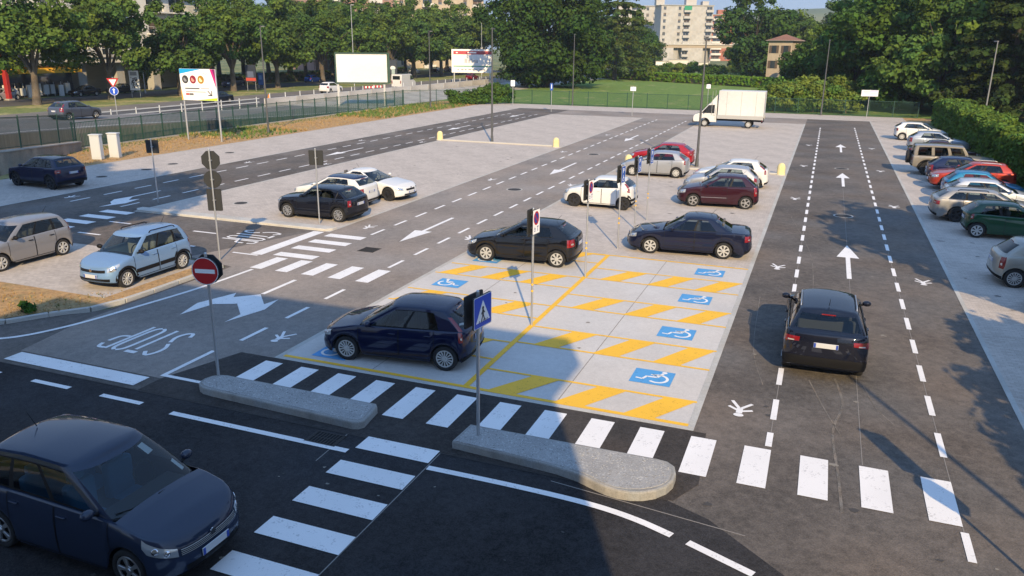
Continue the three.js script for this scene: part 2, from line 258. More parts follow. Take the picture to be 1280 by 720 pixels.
// ================================================================ painted markings (parts of the roads and bays they lie on)
const MY = 0.011;
const mark = (parent, name, pts, mat = M.white, y = MY) => mesh(name, sheet(pts, y), mat, parent);
const dashGeo = {};
function dash(parent, x, z0, len, w = 0.12) { const k = len.toFixed(2) + w, g = dashGeo[k] ??= sheet(rect(-w / 2, w / 2, -len, 0), 0), m = mesh('lane_dash', g, M.white, parent); m.position.set(x, MY, z0); }
// main zebra crossing
for (let n = 0; n < 15; n++) mark(lot, 'zebra_stripe', rect(-11.70 + n, -11.70 + n + 0.48, -14.14, n < 10 ? -12.66 : -12.69));
// zebra across the street
for (let k = 0; k < 7; k++) mark(street, 'zebra_stripe', rect(-7.46, -5.94, -11.76 + k * 0.965 + 0.48, -11.76 + k * 0.965));
// lane by the right-hand bays
for (let k = 0; k < 37; k++) { if (k > 0 || true) dash(lot, 2.775, -15.07 - 1.862 * k, 1.03); if (k < 36) dash(lot, -0.27, -15.48 - 1.862 * k, 1.03); }
dash(lot, -0.28, -14.27, 0.6); dash(lot, 2.78, -11.72, 0.8);
for (const [x, z0, z1] of [[-0.27, -14.3, -82], [2.775, -12.5, -82], [1.36, -14.2, -46]]) mesh('chalk_line', sheet(band([[x, z0], [x, z1]], 0.014), 0.005), M.chalk, lot);
const arrow = (x, tip, tail, parent = lot) => { const d = Math.sign(tail - tip), hb = tip + d * 2.0; mark(parent, 'lane_arrow', [[x, tip], [x + 0.38, hb], [x + 0.075, hb], [x + 0.075, tail], [x - 0.075, tail], [x - 0.075, hb], [x - 0.38, hb]].slice().reverse()); };
arrow(1.36, -32.1, -27.16); arrow(1.39, -51.8, -46.6); arrow(1.41, -67.9, -62.6);
// the middle lane
for (let k = 0; k < 37; k++) if (k !== 3) dash(lot, -13.13, -14.98 - 1.862 * k, 1.03);
for (let k = 0; k < 31; k++) dash(lot, -16.18, -26.4 - 1.862 * k, 1.03);
arrow(-14.6, -25.81, -30.6); arrow(-14.63, -43.84, -49.2); arrow(-14.65, -62.5, -67.6);
// the left lane
for (let k = 0; k < 30; k++) { dash(lot, -32.64, -26.7 - 1.93 * k, 1.1); dash(lot, -29.52, -26.7 - 1.93 * k, 1.1); }
arrow(-31, -45.2, -50.0); arrow(-31, -64.0, -69.0); arrow(-31, -79.0, -83.6);
// walkway figures beside the lanes
function figure(x, z, flip = 1) {
  const g = [], add = (pts) => g.push(sheet(pts, 0)), limb = (a, b, w) => add(band([a, b].map(([p, q]) => [p, q * flip]), w));
  limb([0, 0.02], [-0.22, -0.42], 0.085); limb([0, 0.02], [0.26, -0.36], 0.085); limb([0, 0.14], [-0.27, -0.08], 0.085); limb([0, 0.16], [0.3, 0.02], 0.085);
  g.push(new THREE.CircleGeometry(0.1, 14).rotateX(-Math.PI / 2).scale(1.2, 1, 0.9).translate(0, 0, 0.36 * flip), sheet(band([[0, 0.26 * flip], [0, -0.02 * flip]], 0.15), 0.0005));
  const m = mesh('walkway_figure', merge(g), M.white, lot); m.position.set(x, MY, z); m.scale.set(0.86, 1, 0.86);
}
for (const [x, z] of [[-0.95, -15.75], [-0.92, -27.8], [-0.92, -41.7], [-0.9, -54.1], [-0.9, -66.3], [3.58, -27.7], [3.58, -41.4], [3.59, -53.7], [3.59, -66], [-17.0, -27.6], [-17.05, -40.8], [-17.1, -54.2], [-17.1, -66.5], [-12.34, -15.6], [-12.39, -27.5], [-12.39, -40.9], [-12.39, -54.2], [-33.6, -27.6], [-33.6, -40.6], [-33.6, -54], [-28.8, -42], [-28.8, -55]]) figure(x, z);
// stop line, give-way lines and edge lines near the street
mark(lot, 'stop_line', rect(-17.47, -13.47, -12.33, -11.86));
mark(lot, 'corner_line', band([[-13.27, -14.16], [-13.27, -12.6]], 0.12)); mark(lot, 'corner_line', rect(-13.33, -11.95, -12.6, -12.49));
for (const [a, b] of [[-17.9, -16.75], [-15.72, -14.62], [-13.7, -12.58]]) mark(street, 'street_dash', rect(a, b, -11.29, -11.16));
mark(street, 'edge_line', rect(-11.7, -7.53, -11.19, -11.05));
mark(street, 'edge_line', band(curve([[-5.88, -11.14], [-4.27, -11.15], [-2.95, -11.1], [-2.13, -10.96], [-1.46, -10.73]], 30), 0.14));
mark(lot, 'edge_line', band([[-1.2, -10.64], [-0.2, -10.22]], 0.14), M.white, 0.012);
mark(street, 'edge_line', band([[0.22, -10.02], [1.1, -9.5]], 0.13));
mark(lot, 'edge_line', band(curve([[-24, -12.35], [-20.2, -12.45], [-18.76, -12.8], [-18.02, -14.1], [-17.6, -16.2], [-17.3, -18.2], [-17.19, -20.5]], 60), 0.13));
// crossing in front of the middle lane
for (let n = 0; n < 5; n++) mark(lot, 'zebra_stripe', rect(-17.42 + 1.025 * n, -16.95 + 1.025 * n, -22.1, -20.63));
for (let n = 0; n < 4; n++) mark(lot, 'hatch_stripe', rect(-17.75, -16.1, -25.93 + 1.05 * n, -25.45 + 1.05 * n));
mark(lot, 'stop_line', rect(-18.62, -18.12, -26.05, -22.15)); mark(lot, 'edge_line', rect(-19.3, -18.2, -22.11, -21.99));
// crossing over the left lane
for (let n = 0; n < 4; n++) mark(lot, 'zebra_stripe', rect(-29.5, -27.88, -25.95 + 1.03 * n, -25.46 + 1.03 * n));
for (const x of [-27.43, -25.2, -23]) mark(lot, 'lane_dash', rect(x, x + 1.15, -24.21, -24.09));
for (const x of [-29.2, -26.95, -24.6, -22.3]) mark(lot, 'lane_dash', rect(x, x + 1.15, -22.25, -22.13));
// two-headed arrow and its stem
const twoHead = (sx, dx, dz) => [[-16.01, -15.95], [-16.3, -16.95], [-15.92, -18.17], [-15.72, -17.8], [-15.16, -18.34], [-14.46, -17.6], [-14.36, -18.14], [-14.14, -17.22], [-14.46, -15.93], [-14.49, -16.62], [-15.2, -17.34], [-15.8, -17.05]].map(([x, z]) => [(x + 15.1) * sx + dx, z + dz]).reverse();
mark(lot, 'two_way_arrow', twoHead(1, -15.1, 0)); mark(lot, 'lane_line', rect(-15.19, -15.05, -20, -18.38));
mark(lot, 'turn_arrow', [[-31.05, -28.75], [-30.92, -28.75], [-30.45, -28.05], [-30.2, -28.5], [-29.95, -27.4], [-30.36, -26.25], [-30.4, -27.0], [-30.85, -27.35], [-31.2, -27.9]].reverse()); mark(lot, 'lane_line', rect(-31.05, -30.92, -30.6, -28.75));
// STOP, in stencilled strokes: rotated to face the driver
function stopWord(parent, x, z, turn, w, h) {
  const g = new THREE.Group(), st = 0.098, put = (pts, ww = st) => { const m = mesh('letter_stroke', sheet(band(pts, ww), 0), M.white, g); m.position.y = 0; };
  const cw = w / 4, P = (i, u, v) => [-w / 2 + i * cw + u * cw * 0.74 + cw * 0.13, h / 2 - v * h];   // u right, v up, seen from the driver
  put(curve([P(0, 0, 0.16), P(0, 0.3, 0.02), P(0, 0.75, 0.06), P(0, 0.95, 0.24), P(0, 0.62, 0.44)], 14), 0.1); put(curve([P(0, 0.5, 0.5), P(0, 0.08, 0.66), P(0, 0.06, 0.84), P(0, 0.42, 0.98), P(0, 0.95, 0.86)], 14), 0.1);
  put([P(1, 0.5, 0), P(1, 0.5, 0.86)]); put([P(1, 0.02, 0.96), P(1, 0.98, 0.96)], 0.14);
  put(curve([P(2, 0.42, 0.01), P(2, 0.05, 0.12), P(2, 0, 0.5), P(2, 0.06, 0.88), P(2, 0.44, 0.99)], 16)); put(curve([P(2, 0.6, 0.99), P(2, 0.95, 0.88), P(2, 1, 0.5), P(2, 0.95, 0.12), P(2, 0.58, 0.01)], 16));
  put([P(3, 0.05, 0), P(3, 0.05, 1)]); put(curve([P(3, 0.2, 0.98), P(3, 0.75, 0.97), P(3, 1, 0.84)], 10)); put(curve([P(3, 1.0, 0.74), P(3, 0.85, 0.52), P(3, 0.2, 0.47)], 10));
  g.name = 'stop_lettering'; g.position.set(x, MY, z); g.rotation.y = turn; parent.add(g);
}
stopWord(lot, -15.32, -14.1, Math.PI, 1.85, 1.62); stopWord(lot, -20.3, -24.25, -Math.PI / 2, 2.0, 1.7);
// accessible bays
for (const [x0, x1] of [[-11.5, -1.83]]) mark(bayConcrete, 'bay_line', rect(x0, x1, -14.64, -14.52), M.yellow);
mark(bayConcrete, 'bay_line', rect(-7.7, -1.83, -27.08, -26.98), M.yellow); mark(bayConcrete, 'bay_line', rect(-6.78, -6.64, -26.98, -14.64), M.yellow, 0.013);
for (const [zf, zn] of [[-15.72, -14.6], [-18.88, -17.6], [-22.0, -20.77], [-25.17, -23.9]]) {
  if (zn < -15) mark(bayConcrete, 'bay_line', rect(-6.64, -1.83, zn - 0.04, zn + 0.04), M.yellow);
  mark(bayConcrete, 'bay_line', rect(-6.64, -1.83, zf - 0.04, zf + 0.04), M.yellow);
  for (const a of [-5.52, -3.98, -2.5]) mark(bayConcrete, 'hatch_bar', [[a, zf], [a + 0.64, zf], [a - 0.04, zn], [a - 0.68, zn]].reverse(), M.yellow, 0.0115);
}
for (const [zf, zn] of [[-17.5, -16.3], [-20.7, -19.5], [-23.86, -22.6], [-26.95, -25.8]]) {
  mark(bayConcrete, 'bay_line', rect(-11.45, -6.78, zn - 0.04, zn + 0.04), M.yellow); mark(bayConcrete, 'bay_line', rect(-11.45, -6.78, zf - 0.04, zf + 0.04), M.yellow);
  for (const a of [-10.68, -9.2, -7.85]) mark(bayConcrete, 'hatch_bar', [[a, zf], [a + 0.62, zf], [a - 0.04, zn], [a - 0.66, zn]].reverse(), M.yellow, 0.0115);
}
function wheelchair(x, z, mir) {
  const b = mesh('wheelchair_square', sheet(rect(-0.46, 0.46, -0.41, 0.41), 0), M.blueMark, bayConcrete); b.position.set(x, MY + 0.001, z);
  const g = [], P = (u, v) => [u * mir, -v];
  g.push(new THREE.RingGeometry(0.185, 0.25, 24, 1, mir > 0 ? -2.3 : -4.0, 4.6).rotateX(-Math.PI / 2).translate(0.13 * mir, 0, 0.06));
  for (const [a, c, w] of [[P(0.2, 0.26), P(0.1, 0.02), 0.07], [P(0.1, 0.02), P(-0.13, 0.0), 0.07], [P(-0.13, 0.02), P(-0.2, -0.17), 0.06], [P(-0.2, -0.17), P(-0.36, -0.14), 0.055], [P(0.16, 0.13), P(-0.06, 0.13), 0.05]]) g.push(sheet(band([a, c], w), 0));
  g.push(new THREE.CircleGeometry(0.06, 14).rotateX(-Math.PI / 2).translate(0.22 * mir, 0, -0.33));
  const m = mesh('wheelchair_symbol', merge(g), M.white, b); m.position.y = 0.003;
}
for (const z of [-16.68, -19.81, -22.96, -26.1]) wheelchair(-2.98, z, 1);
for (const z of [-15.25, -18.4, -21.62, -24.78]) wheelchair(-10.45, z, -1);

// the slip road that climbs behind the fence towards the left
{
  const ry = (z) => { const t = clamp((z + 80) / 46, 0, 1); return 1.38 * t * t * (3 - 2 * t); }, pos = [], idx = [], uv = []; let n = 0;
  for (let i = 0; i <= 40; i++) { const z = -82 + i * 2.2, y = ry(z); for (const [x, yy] of [[-49.6, -0.2], [-49.6, y], [-61.8, y], [-61.8, -0.2]]) { pos.push(x, yy, z); uv.push(x, z); } if (i) for (let k = 0; k < 3; k++) { const a = (i - 1) * 4 + k; idx.push(a, a + 1, a + 4, a + 1, a + 5, a + 4); } }
  const g = new THREE.BufferGeometry(); g.setAttribute('position', new THREE.Float32BufferAttribute(pos, 3)); g.setAttribute('uv', new THREE.Float32BufferAttribute(uv, 2)); g.setIndex(idx); const q = g.toNonIndexed(); q.computeVertexNormals();
  const ramp = struct('slip_road', q, M.slip ??= std({ map: granular(35, [0.13, 0.125, 0.12], 0.2, 0.2, 0.3, 20, 512), roughness: 0.95 }));
  for (const x of [-50.4, -60.9]) { const r = []; for (let i = 0; i < 40; i++) { const z0 = -82 + i * 2.2, z1 = z0 + 2.2, b = new THREE.BufferGeometry(), y0 = ry(z0) + 0.012, y1 = ry(z1) + 0.012; b.setAttribute('position', new THREE.Float32BufferAttribute([x - 0.08, y0, z0, x + 0.08, y0, z0, x + 0.08, y1, z1, x - 0.08, y0, z0, x + 0.08, y1, z1, x - 0.08, y1, z1], 3)); b.computeVertexNormals(); r.push(b); } mesh('edge_line', mergeGeometries(r), M.white, ramp); }
}

// wear: seams, tyre dust, oil drips
for (const [a, b, par] of [[[-5.9, -11.9], [-5.96, -6.2], street], [[-7.9, -11.9], [-7.86, -10.6], street], [[-3.7, -11.55], [-0.4, -11.15], street]]) mesh('asphalt_seam', sheet(band([a, b], 0.02), 0.005), M.chalk, par);
mesh('asphalt_seam', sheet(band([[-24, -11.7], [-1.7, -11.7]], 0.03), 0.006), M.iron, lot);
const dust = std({ map: granular(171, [0.155, 0.135, 0.115], 0.3, 0.5, 0.4, 1.5, 256), roughness: 1 });
for (const [pts, w] of [[[[0.9, -18.2], [1.05, -16.8], [0.86, -15.4], [0.95, -13.6], [1.0, -12.4]], 0.05], [[[0.35, -17.9], [0.7, -16.4], [1.0, -15.3]], 0.03], [[[1.5, -18.0], [1.7, -16.9], [2.0, -16.2]], 0.025], [[[-1.2, -24], [-1.0, -19.5], [-0.6, -17.2]], 0.02], [[[-0.9, -37], [0.1, -30], [0.3, -24]], 0.022]]) mesh('tyre_mark', sheet(band(curve(pts, 26), w), 0.0055), dust, lot);
{
  const r = rng(181), oil = [std({ color: lin(0.15, 0.135, 0.12), roughness: 0.8 }), std({ color: lin(0.24, 0.215, 0.19), roughness: 0.9 })], blot = (x, z, q, m, par, y) => { const n = 14, p = []; for (let i = 0; i < n; i++) { const a = i / n * 6.283, k = q * (0.55 + 0.7 * r()); p.push([x + Math.cos(a) * k, z + Math.sin(a) * k * 0.8]); } mesh('oil_stain', sheet(p.reverse(), y), m, par); };
  for (let i = 0; i < 26; i++) blot(-11 + 8.5 * r(), -30 - 26 * r(), 0.05 + 0.1 * r(), oil[i % 2], bayPavement, 0.009);
  for (let i = 0; i < 22; i++) blot(-27.5 + 9 * r(), -28 - 26 * r(), 0.05 + 0.1 * r(), oil[i % 2], bayPavement, 0.009);
  for (let i = 0; i < 12; i++) blot(4.8 + 1.2 * r(), -18 - 40 * r(), 0.05 + 0.1 * r(), oil[i % 2], bayPavement, 0.009);
  for (let i = 0; i < 9; i++) blot(-10.5 + 8 * r(), -15 - 11 * r(), 0.03 + 0.05 * r(), oil[1], bayConcrete, 0.0095);
  const dk = std({ color: lin(0.055, 0.05, 0.046), roughness: 0.8 }), pale = std({ color: lin(0.22, 0.2, 0.17), roughness: 1 });
  for (let i = 0; i < 30; i++) blot(-1.2 + 5.2 * r(), -11.5 - 30 * r() * r(), 0.03 + 0.07 * r(), i % 3 ? dk : pale, lot, 0.0058);
  for (let i = 0; i < 24; i++) blot(-9 + 8 * r(), -6 - 5 * r(), 0.015 + 0.03 * r(), i % 2 ? pale : dk, street, 0.0058);
}
// ================================================================ vehicles
M.glass = new THREE.MeshPhysicalMaterial({ color: lin(0.52, 0.57, 0.57), roughness: 0.03, transmission: 1, thickness: 0, ior: 1.5 });
M.trim = new THREE.MeshPhysicalMaterial({ color: lin(0.011, 0.011, 0.012), roughness: 0.55, specularIntensity: 0.35 });
M.tyre = std({ color: lin(0.016, 0.016, 0.017), roughness: 0.9 });
M.alloy = std({ color: lin(0.50, 0.50, 0.50), roughness: 0.35, metalness: 0.8 });
M.hubcap = std({ color: lin(0.48, 0.48, 0.47), roughness: 0.45, metalness: 0.3 });
M.darkAlloy = std({ color: lin(0.06, 0.06, 0.065), roughness: 0.35, metalness: 0.7 });
M.rimBack = std({ color: lin(0.02, 0.02, 0.02), roughness: 0.9 });
M.cabin = std({ color: lin(0.035, 0.035, 0.038), roughness: 0.95 });
M.seat = std({ color: lin(0.10, 0.10, 0.105), roughness: 0.95 });
M.paleSeat = std({ color: lin(0.30, 0.31, 0.30), roughness: 0.95 });
M.blueSeat = std({ color: lin(0.04, 0.16, 0.3), roughness: 0.95 });
M.lampGlass = new THREE.MeshPhysicalMaterial({ color: lin(0.55, 0.57, 0.58), roughness: 0.12, metalness: 0.55, clearcoat: 1, clearcoatRoughness: 0.03 });
M.tailGlass = new THREE.MeshPhysicalMaterial({ color: lin(0.2, 0.006, 0.008), roughness: 0.18, clearcoat: 1, clearcoatRoughness: 0.04 });
M.plateWhite = std({ color: lin(0.52, 0.53, 0.55), roughness: 0.5 });
M.plateBlue = std({ color: lin(0.02, 0.06, 0.35), roughness: 0.5 });
M.plateInk = std({ color: lin(0.03, 0.03, 0.035), roughness: 0.6 });
M.chrome = std({ color: lin(0.7, 0.7, 0.72), roughness: 0.15, metalness: 1 });
const paints = {};
const paint = (r, g, b, metal = 0.35) => paints[[r, g, b, metal]] ??= new THREE.MeshPhysicalMaterial({ color: lin(r, g, b), roughness: metal ? 0.38 : 0.6, metalness: r + g + b < 0.12 ? 0 : metal * 0.7, specularIntensity: r + g + b < 0.12 ? 0.1 : 0.4, clearcoat: 1, clearcoatRoughness: 0.025 });

class Skin {                                                          // grid cells sorted into meshes, vertices shared inside each
  constructor() { this.b = {}; }
  quad(key, ids, pts) {
    const k = this.b[key] ??= { v: [], i: [], at: new Map() };
    const idx = ids.map((id, n) => { let q = k.at.get(id); if (q === undefined) { q = k.v.length / 3; k.at.set(id, q); k.v.push(pts[n].x, pts[n].y, pts[n].z); } return q; });
    const [a, b, c, d] = idx; if (a !== b && b !== c && a !== c) k.i.push(a, b, c); if (a !== c && c !== d && a !== d) k.i.push(a, c, d);
  }
  geo(key) {
    const k = this.b[key]; if (!k) return null;
    const g = new THREE.BufferGeometry(); g.setAttribute('position', new THREE.Float32BufferAttribute(k.v, 3)); g.setIndex(k.i); g.computeVertexNormals(); return g;
  }
}
const table = (t, v) => { let i = 1; while (i < t.length - 1 && t[i][0] < v) i++; const a = t[i - 1], b = t[i], f = clamp((v - a[0]) / (b[0] - a[0]), 0, 1); return a.map((q, k) => lerp(q, b[k], f)); };
const WALL = [[0, .955, .07, .06], [.05, .975, .035, .03], [.15, .99, 0, 0], [.35, 1, 0, 0], [.55, .997, .03, .02], [.75, .985, .05, .03], [.88, .968, .08, .05], [.95, .952, .12, .07], [.985, .935, .16, .10], [1, .91, .22, .14]];
const wheelGeo = {};
function wheelParts(r, w, style) {
  return wheelGeo[r + style] ??= (() => {
    const ri = r * (style === 'steel' ? 0.64 : 0.7), hw = w / 2;
    const tyre = new THREE.LatheGeometry([[ri, -hw * 0.8], [ri + 0.02, -hw], [r * 0.93, -hw], [r, -hw * 0.7], [r, hw * 0.7], [r * 0.93, hw], [ri + 0.02, hw], [ri, hw * 0.8]].map(([a, b]) => new THREE.Vector2(a, b)), 28).rotateX(Math.PI / 2);
    const n = { steel: 8, five: 5, ten: 10, fan: 14, seven: 7 }[style], s = new THREE.Shape(); s.absarc(0, 0, ri, 0, Math.PI * 2);
    for (let i = 0; i < n; i++) {
      const a0 = (i / n) * Math.PI * 2, sp = { steel: 0.62, five: 0.42, ten: 0.45, fan: 0.42, seven: 0.5 }[style], da = Math.PI / n * (1 - sp) * (style === 'five' ? 1.2 : 1), r0 = ri * (style === 'steel' ? 0.52 : 0.32), r1 = ri * 0.86, h = new THREE.Path();
      const P = (q, a) => [q * Math.cos(a), q * Math.sin(a)];
      h.moveTo(...P(r0, a0 - da * 0.75)); h.lineTo(...P(r1, a0 - da)); h.lineTo(...P(r1 * 1.02, a0)); h.lineTo(...P(r1, a0 + da)); h.lineTo(...P(r0, a0 + da * 0.75)); h.closePath(); s.holes.push(h);
    }
    const rim = merge([new THREE.ExtrudeGeometry(s, { depth: 0.018, bevelEnabled: true, bevelThickness: 0.006, bevelSize: 0.005, bevelOffset: -0.004, bevelSegments: 1, curveSegments: 20 }).translate(0, 0, hw - 0.035), new THREE.CylinderGeometry(ri * 0.16, ri * 0.2, 0.02, 12).rotateX(Math.PI / 2).translate(0, 0, hw - 0.008)]);
    return { tyre, rim, back: new THREE.CircleGeometry(ri * 0.99, 20).translate(0, 0, hw - 0.07) };
  })();
}
function addWheel(parent, x, z, r, w, style, rimMat) {
  const p = wheelParts(r, w, style), m = mesh('wheel', p.tyre, M.tyre, parent); m.position.set(x, r, z); if (z < 0) m.rotation.y = Math.PI;
  mesh('rim', p.rim, rimMat, m); mesh('rim_back', p.back, M.rimBack, m); return m;
}
function smoothCurve(pts) { return (d) => { let s = 0; for (const o of [-0.1, -0.05, 0, 0.05, 0.1]) s += table(pts, clamp(d + o, pts[0][0], pts.at(-1)[0]))[1]; return s / 5; }; }

/** one car: S gives its real size in metres; distances d along it are from the nose. Local +x is forward, the origin lies on the ground midway between the axles. */
function buildCar(name, label, category, S, group) {
  S = { sill: 0.2, r: 0.3, tw: 0.19, crown: 0.05, tum: 0.70, rg0: 0.22, cf: 0.3, cr: 0.2, nF: 2.6, cF: 0.6, cR: 0.38, wheel: 'steel', rimMat: M.hubcap, plate: true, headV: [0.66, 0.72, 0.9, 0.93], headS: [0.36, 0.84], tailS: [2.12, 2.6], tailV: [0.58, 0.95], ...S };
  const G = thing(name, label, category, 0, 0, 0, 0, group), W2 = S.W / 2, xF = S.wb / 2 + S.fo, xR = xF - S.L, X = (d) => xF - d;
  const shc = smoothCurve(S.sh), sh = (x) => shc(xF - x), Ra = S.r + (S.gap ?? 0.05);
  const yb = (x) => { let y = S.sill + 0.06 * Math.max(0, (x - xF + 0.35) / 0.35) + 0.1 * Math.max(0, (xR + 0.3 - x) / 0.3); for (const a of [S.wb / 2, -S.wb / 2]) { const d = Math.abs(x - a); if (d < Ra) y = Math.max(y, S.r + Math.sqrt(Ra * Ra - d * d)); } return y; };
  const xs = xF - S.cF, xrs = xR + S.cR, nF = S.nF, nR = 3.2;
  const wall = (s, v, side) => {
    const [, wf, fi, ri] = table(WALL, v), w = W2 * wf; let x, z;
    if (s <= 1) { const f = s * Math.PI / 2; z = w * Math.pow(Math.sin(f), 2 / nF); x = xs + (xF - fi * (S.noseIn ?? 1) - xs) * Math.pow(Math.max(0, Math.cos(f)), 2 / nF); }
    else if (s < 2) { x = lerp(xs, xrs, s - 1); z = w; }
    else { const f = (3 - s) * Math.PI / 2; z = w * Math.pow(Math.max(0, Math.sin(f)), 2 / nR); x = xrs - (xrs - xR - ri * (S.tailIn ?? 1)) * Math.pow(Math.max(0, Math.cos(f)), 2 / nR); }
    const b = yb(x); return V(x, lerp(b, sh(x), v), z * side);
  };
  const sOf = (x) => x > xs ? Math.acos(clamp(Math.pow((x - xs) / (xF - xs), nF / 2), 0, 1)) * 2 / Math.PI : x < xrs ? 3 - Math.acos(clamp(Math.pow((xrs - x) / (xrs - xR), nR / 2), 0, 1)) * 2 / Math.PI : 1 + (xs - x) / (xs - xrs);
  // stations along the half outline
  let st = []; for (let i = 0; i <= 12; i++) st.push(i / 12, 2 + i / 12); for (let i = 1; i < 14; i++) st.push(1 + i / 14);
  for (const a of [S.wb / 2, -S.wb / 2]) { for (let k = 0; k <= 14; k++) { const x = a + Ra * 0.9995 * Math.cos(k / 14 * Math.PI); if (x < xF - 0.02 && x > xR + 0.02) st.push(sOf(x)); } for (const e of [-1, 1]) st.push(sOf(a + e * (Ra + 0.004))); }
  st = st.filter((s) => s >= 0 && s <= 3).sort((a, b) => a - b).filter((s, i, q) => i === 0 || s - q[i - 1] > 0.002 || s === 3);
  const lv = WALL.map((q) => q[0]), A0 = X(S.A0), A1 = X(S.A1), D0 = X(S.D0), D1 = X(S.D1), skin = new Skin(), K = 8;
  for (const side of [1, -1]) for (let i = 0; i < st.length - 1; i++) for (let j = 0; j < lv.length - 1; j++) {
    const c = [[i, j], [i + 1, j], [i + 1, j + 1], [i, j + 1]]; if (side > 0) c.reverse();
    skin.quad('hull', c.map(([a, b]) => (st[a] === 0 || st[a] === 3 ? 'c' : side) + '_' + a + '_' + b), c.map(([a, b]) => wall(st[a], lv[b], side)));
  }
  const lidPt = (i, k) => { const e = wall(st[i], 1, 1), q = 1 - 2 * k / K, cr = Math.min(S.crown, 0.28 * Math.min(Math.abs(xF - 0.22 - e.x), Math.abs(e.x - xR - 0.14))); return V(e.x, e.y + cr * (1 - q * q), e.z * q); };
  for (let i = 0; i < st.length - 1; i++) { const x = wall(st[i + 1], 1, 1).x; if (x < A0 - 0.16 && wall(st[i], 1, 1).x > D0 + 0.16) continue;
    for (let k = 0; k < K; k++) { const c = [[i, k], [i + 1, k], [i + 1, k + 1], [i, k + 1]].reverse(); skin.quad('lid', c.map(([a, b]) => a + '_' + b), c.map(([a, b]) => lidPt(a, b))); } }
  // cabin
  const xm = (A1 + D1) / 2, hl = (A1 - D1) / 2, He = S.H - 0.085;
  const re = (x) => He - 0.035 * Math.pow(clamp((x - xm) / hl, -1.6, 1.6), 2) - (S.rake ?? 0.02) * Math.max(0, (xm - x) / hl);
  const cab = (s, t, side) => {
    const bow = 0.05 * Math.sin(Math.PI * t), xa = lerp(A0, A1, t) + bow, xd = lerp(D0, D1, t) - bow * (S.rearBow ?? 0.8), w = W2 * lerp(0.90, S.tum, Math.pow(t, 1.25)); let x, z;
    const cf = S.cf, cr = S.cr;
    if (s <= 1) { const f = s * Math.PI / 2; z = w * Math.pow(Math.sin(f), 2 / 2.5); x = xa - cf + cf * Math.pow(Math.max(0, Math.cos(f)), 2 / 2.5); }
    else if (s < 2) { x = lerp(xa - cf, xd + cr, s - 1); z = w; }
    else { const f = (3 - s) * Math.PI / 2; z = w * Math.pow(Math.max(0, Math.sin(f)), 2 / 3); x = xd + cr - cr * Math.pow(Math.max(0, Math.cos(f)), 2 / 3); }
    return V(x, lerp(sh(x) - 0.025, re(x), t), z * side);
  };
  const win = S.windows, wEnd = 0.8, rEnd = 2.34;
  let cs = [0, .15, .3, .45, .6, .72, wEnd, .9, 1, 2, 2.12, 2.22, rEnd, 2.5, 2.66, 2.83, 3]; for (const [a, b] of win) for (let i = 0; i <= 4; i++) cs.push(1 + lerp(a, b, i / 4));
  cs = [...new Set(cs.map((s) => +s.toFixed(4)))].sort((a, b) => a - b);
  const ct = [...new Set([0, 0.04, 0.09, S.rg0, 0.4, 0.6, 0.75, 0.87, 0.93, 1])].sort((a, b) => a - b);
  for (const side of [1, -1]) for (let i = 0; i < cs.length - 1; i++) for (let j = 0; j < ct.length - 1; j++) {
    const s = (cs[i] + cs[i + 1]) / 2, t = (ct[j] + ct[j + 1]) / 2; let key = 'shell';
    if (s < wEnd && t > 0.04 && t < 0.93) key = 'windshield'; else if (s < wEnd && t < 0.04) key = 'cowl';
    else if (s > rEnd && t > S.rg0 && t < 0.93) key = 'rear_window';
    else if (s > 1 && s < 2 && t > 0.09 && t < 0.87) { const k = win.findIndex(([a, b]) => s - 1 > a && s - 1 < b); key = k >= 0 ? 'side' + k + (side > 0 ? 'R' : 'L') : s - 1 > win[0][1] - 0.001 && s - 1 < win.at(-1)[0] ? 'pillar' + (win.findIndex(([a]) => s - 1 < a) * side) : 'shell'; }
    const c = [[i, j], [i + 1, j], [i + 1, j + 1], [i, j + 1]]; if (side > 0) c.reverse();
    skin.quad(key, c.map(([a, b]) => (cs[a] === 0 || cs[a] === 3 ? 'c' : side) + '_' + a + '_' + b), c.map(([a, b]) => cab(cs[a], ct[b], side)));
  }
  // roof
  const roofMid = V(xm, 0, 0), inset = (p) => V(roofMid.x + (p.x - roofMid.x) * 0.972, p.y + 0.03, p.z * 0.935);
  for (const side of [1, -1]) for (let i = 0; i < cs.length - 1; i++) {
    const a = cab(cs[i], 1, side), b = cab(cs[i + 1], 1, side), c = inset(b), d = inset(a), q = side < 0 ? [[a, i, 0], [b, i + 1, 0], [c, i + 1, 1], [d, i, 1]] : [[d, i, 1], [c, i + 1, 1], [b, i + 1, 0], [a, i, 0]];
    skin.quad('roof', q.map(([, n, l]) => side + '_' + n + '_' + l), q.map(([p]) => p));
  }
  const roofPt = (i, k) => { const e = inset(cab(cs[i], 1, 1)), q = 1 - 2 * k / K; return V(e.x, e.y + 0.052 * Math.min(1, Math.pow(e.z / (W2 * S.tum * 0.9), 1.3)) * (1 - q * q), e.z * q); };
  for (let i = 0; i < cs.length - 1; i++) for (let k = 0; k < K; k++) { const c = [[i, k], [i + 1, k], [i + 1, k + 1], [i, k + 1]].reverse(); skin.quad('roof', c.map(([a, b]) => b === 0 ? '1_' + a + '_1' : b === K ? '-1_' + a + '_1' : 'r' + a + '_' + b), c.map(([a, b]) => roofPt(a, b))); }
  const pm = S.paint, body = mesh('body', merge([skin.geo('hull'), skin.geo('lid'), skin.geo('shell')]), pm, G);
  mesh('roof', skin.geo('roof'), S.roofPaint || pm, G); mesh('windscreen_cowl', skin.geo('cowl'), M.trim, G);
  mesh('windshield', skin.geo('windshield'), M.glass, G); mesh('rear_window', skin.geo('rear_window'), M.glass, G);
  win.forEach((_, k) => { for (const q of ['R', 'L']) mesh('side_window', skin.geo('side' + k + q), M.glass, G); });
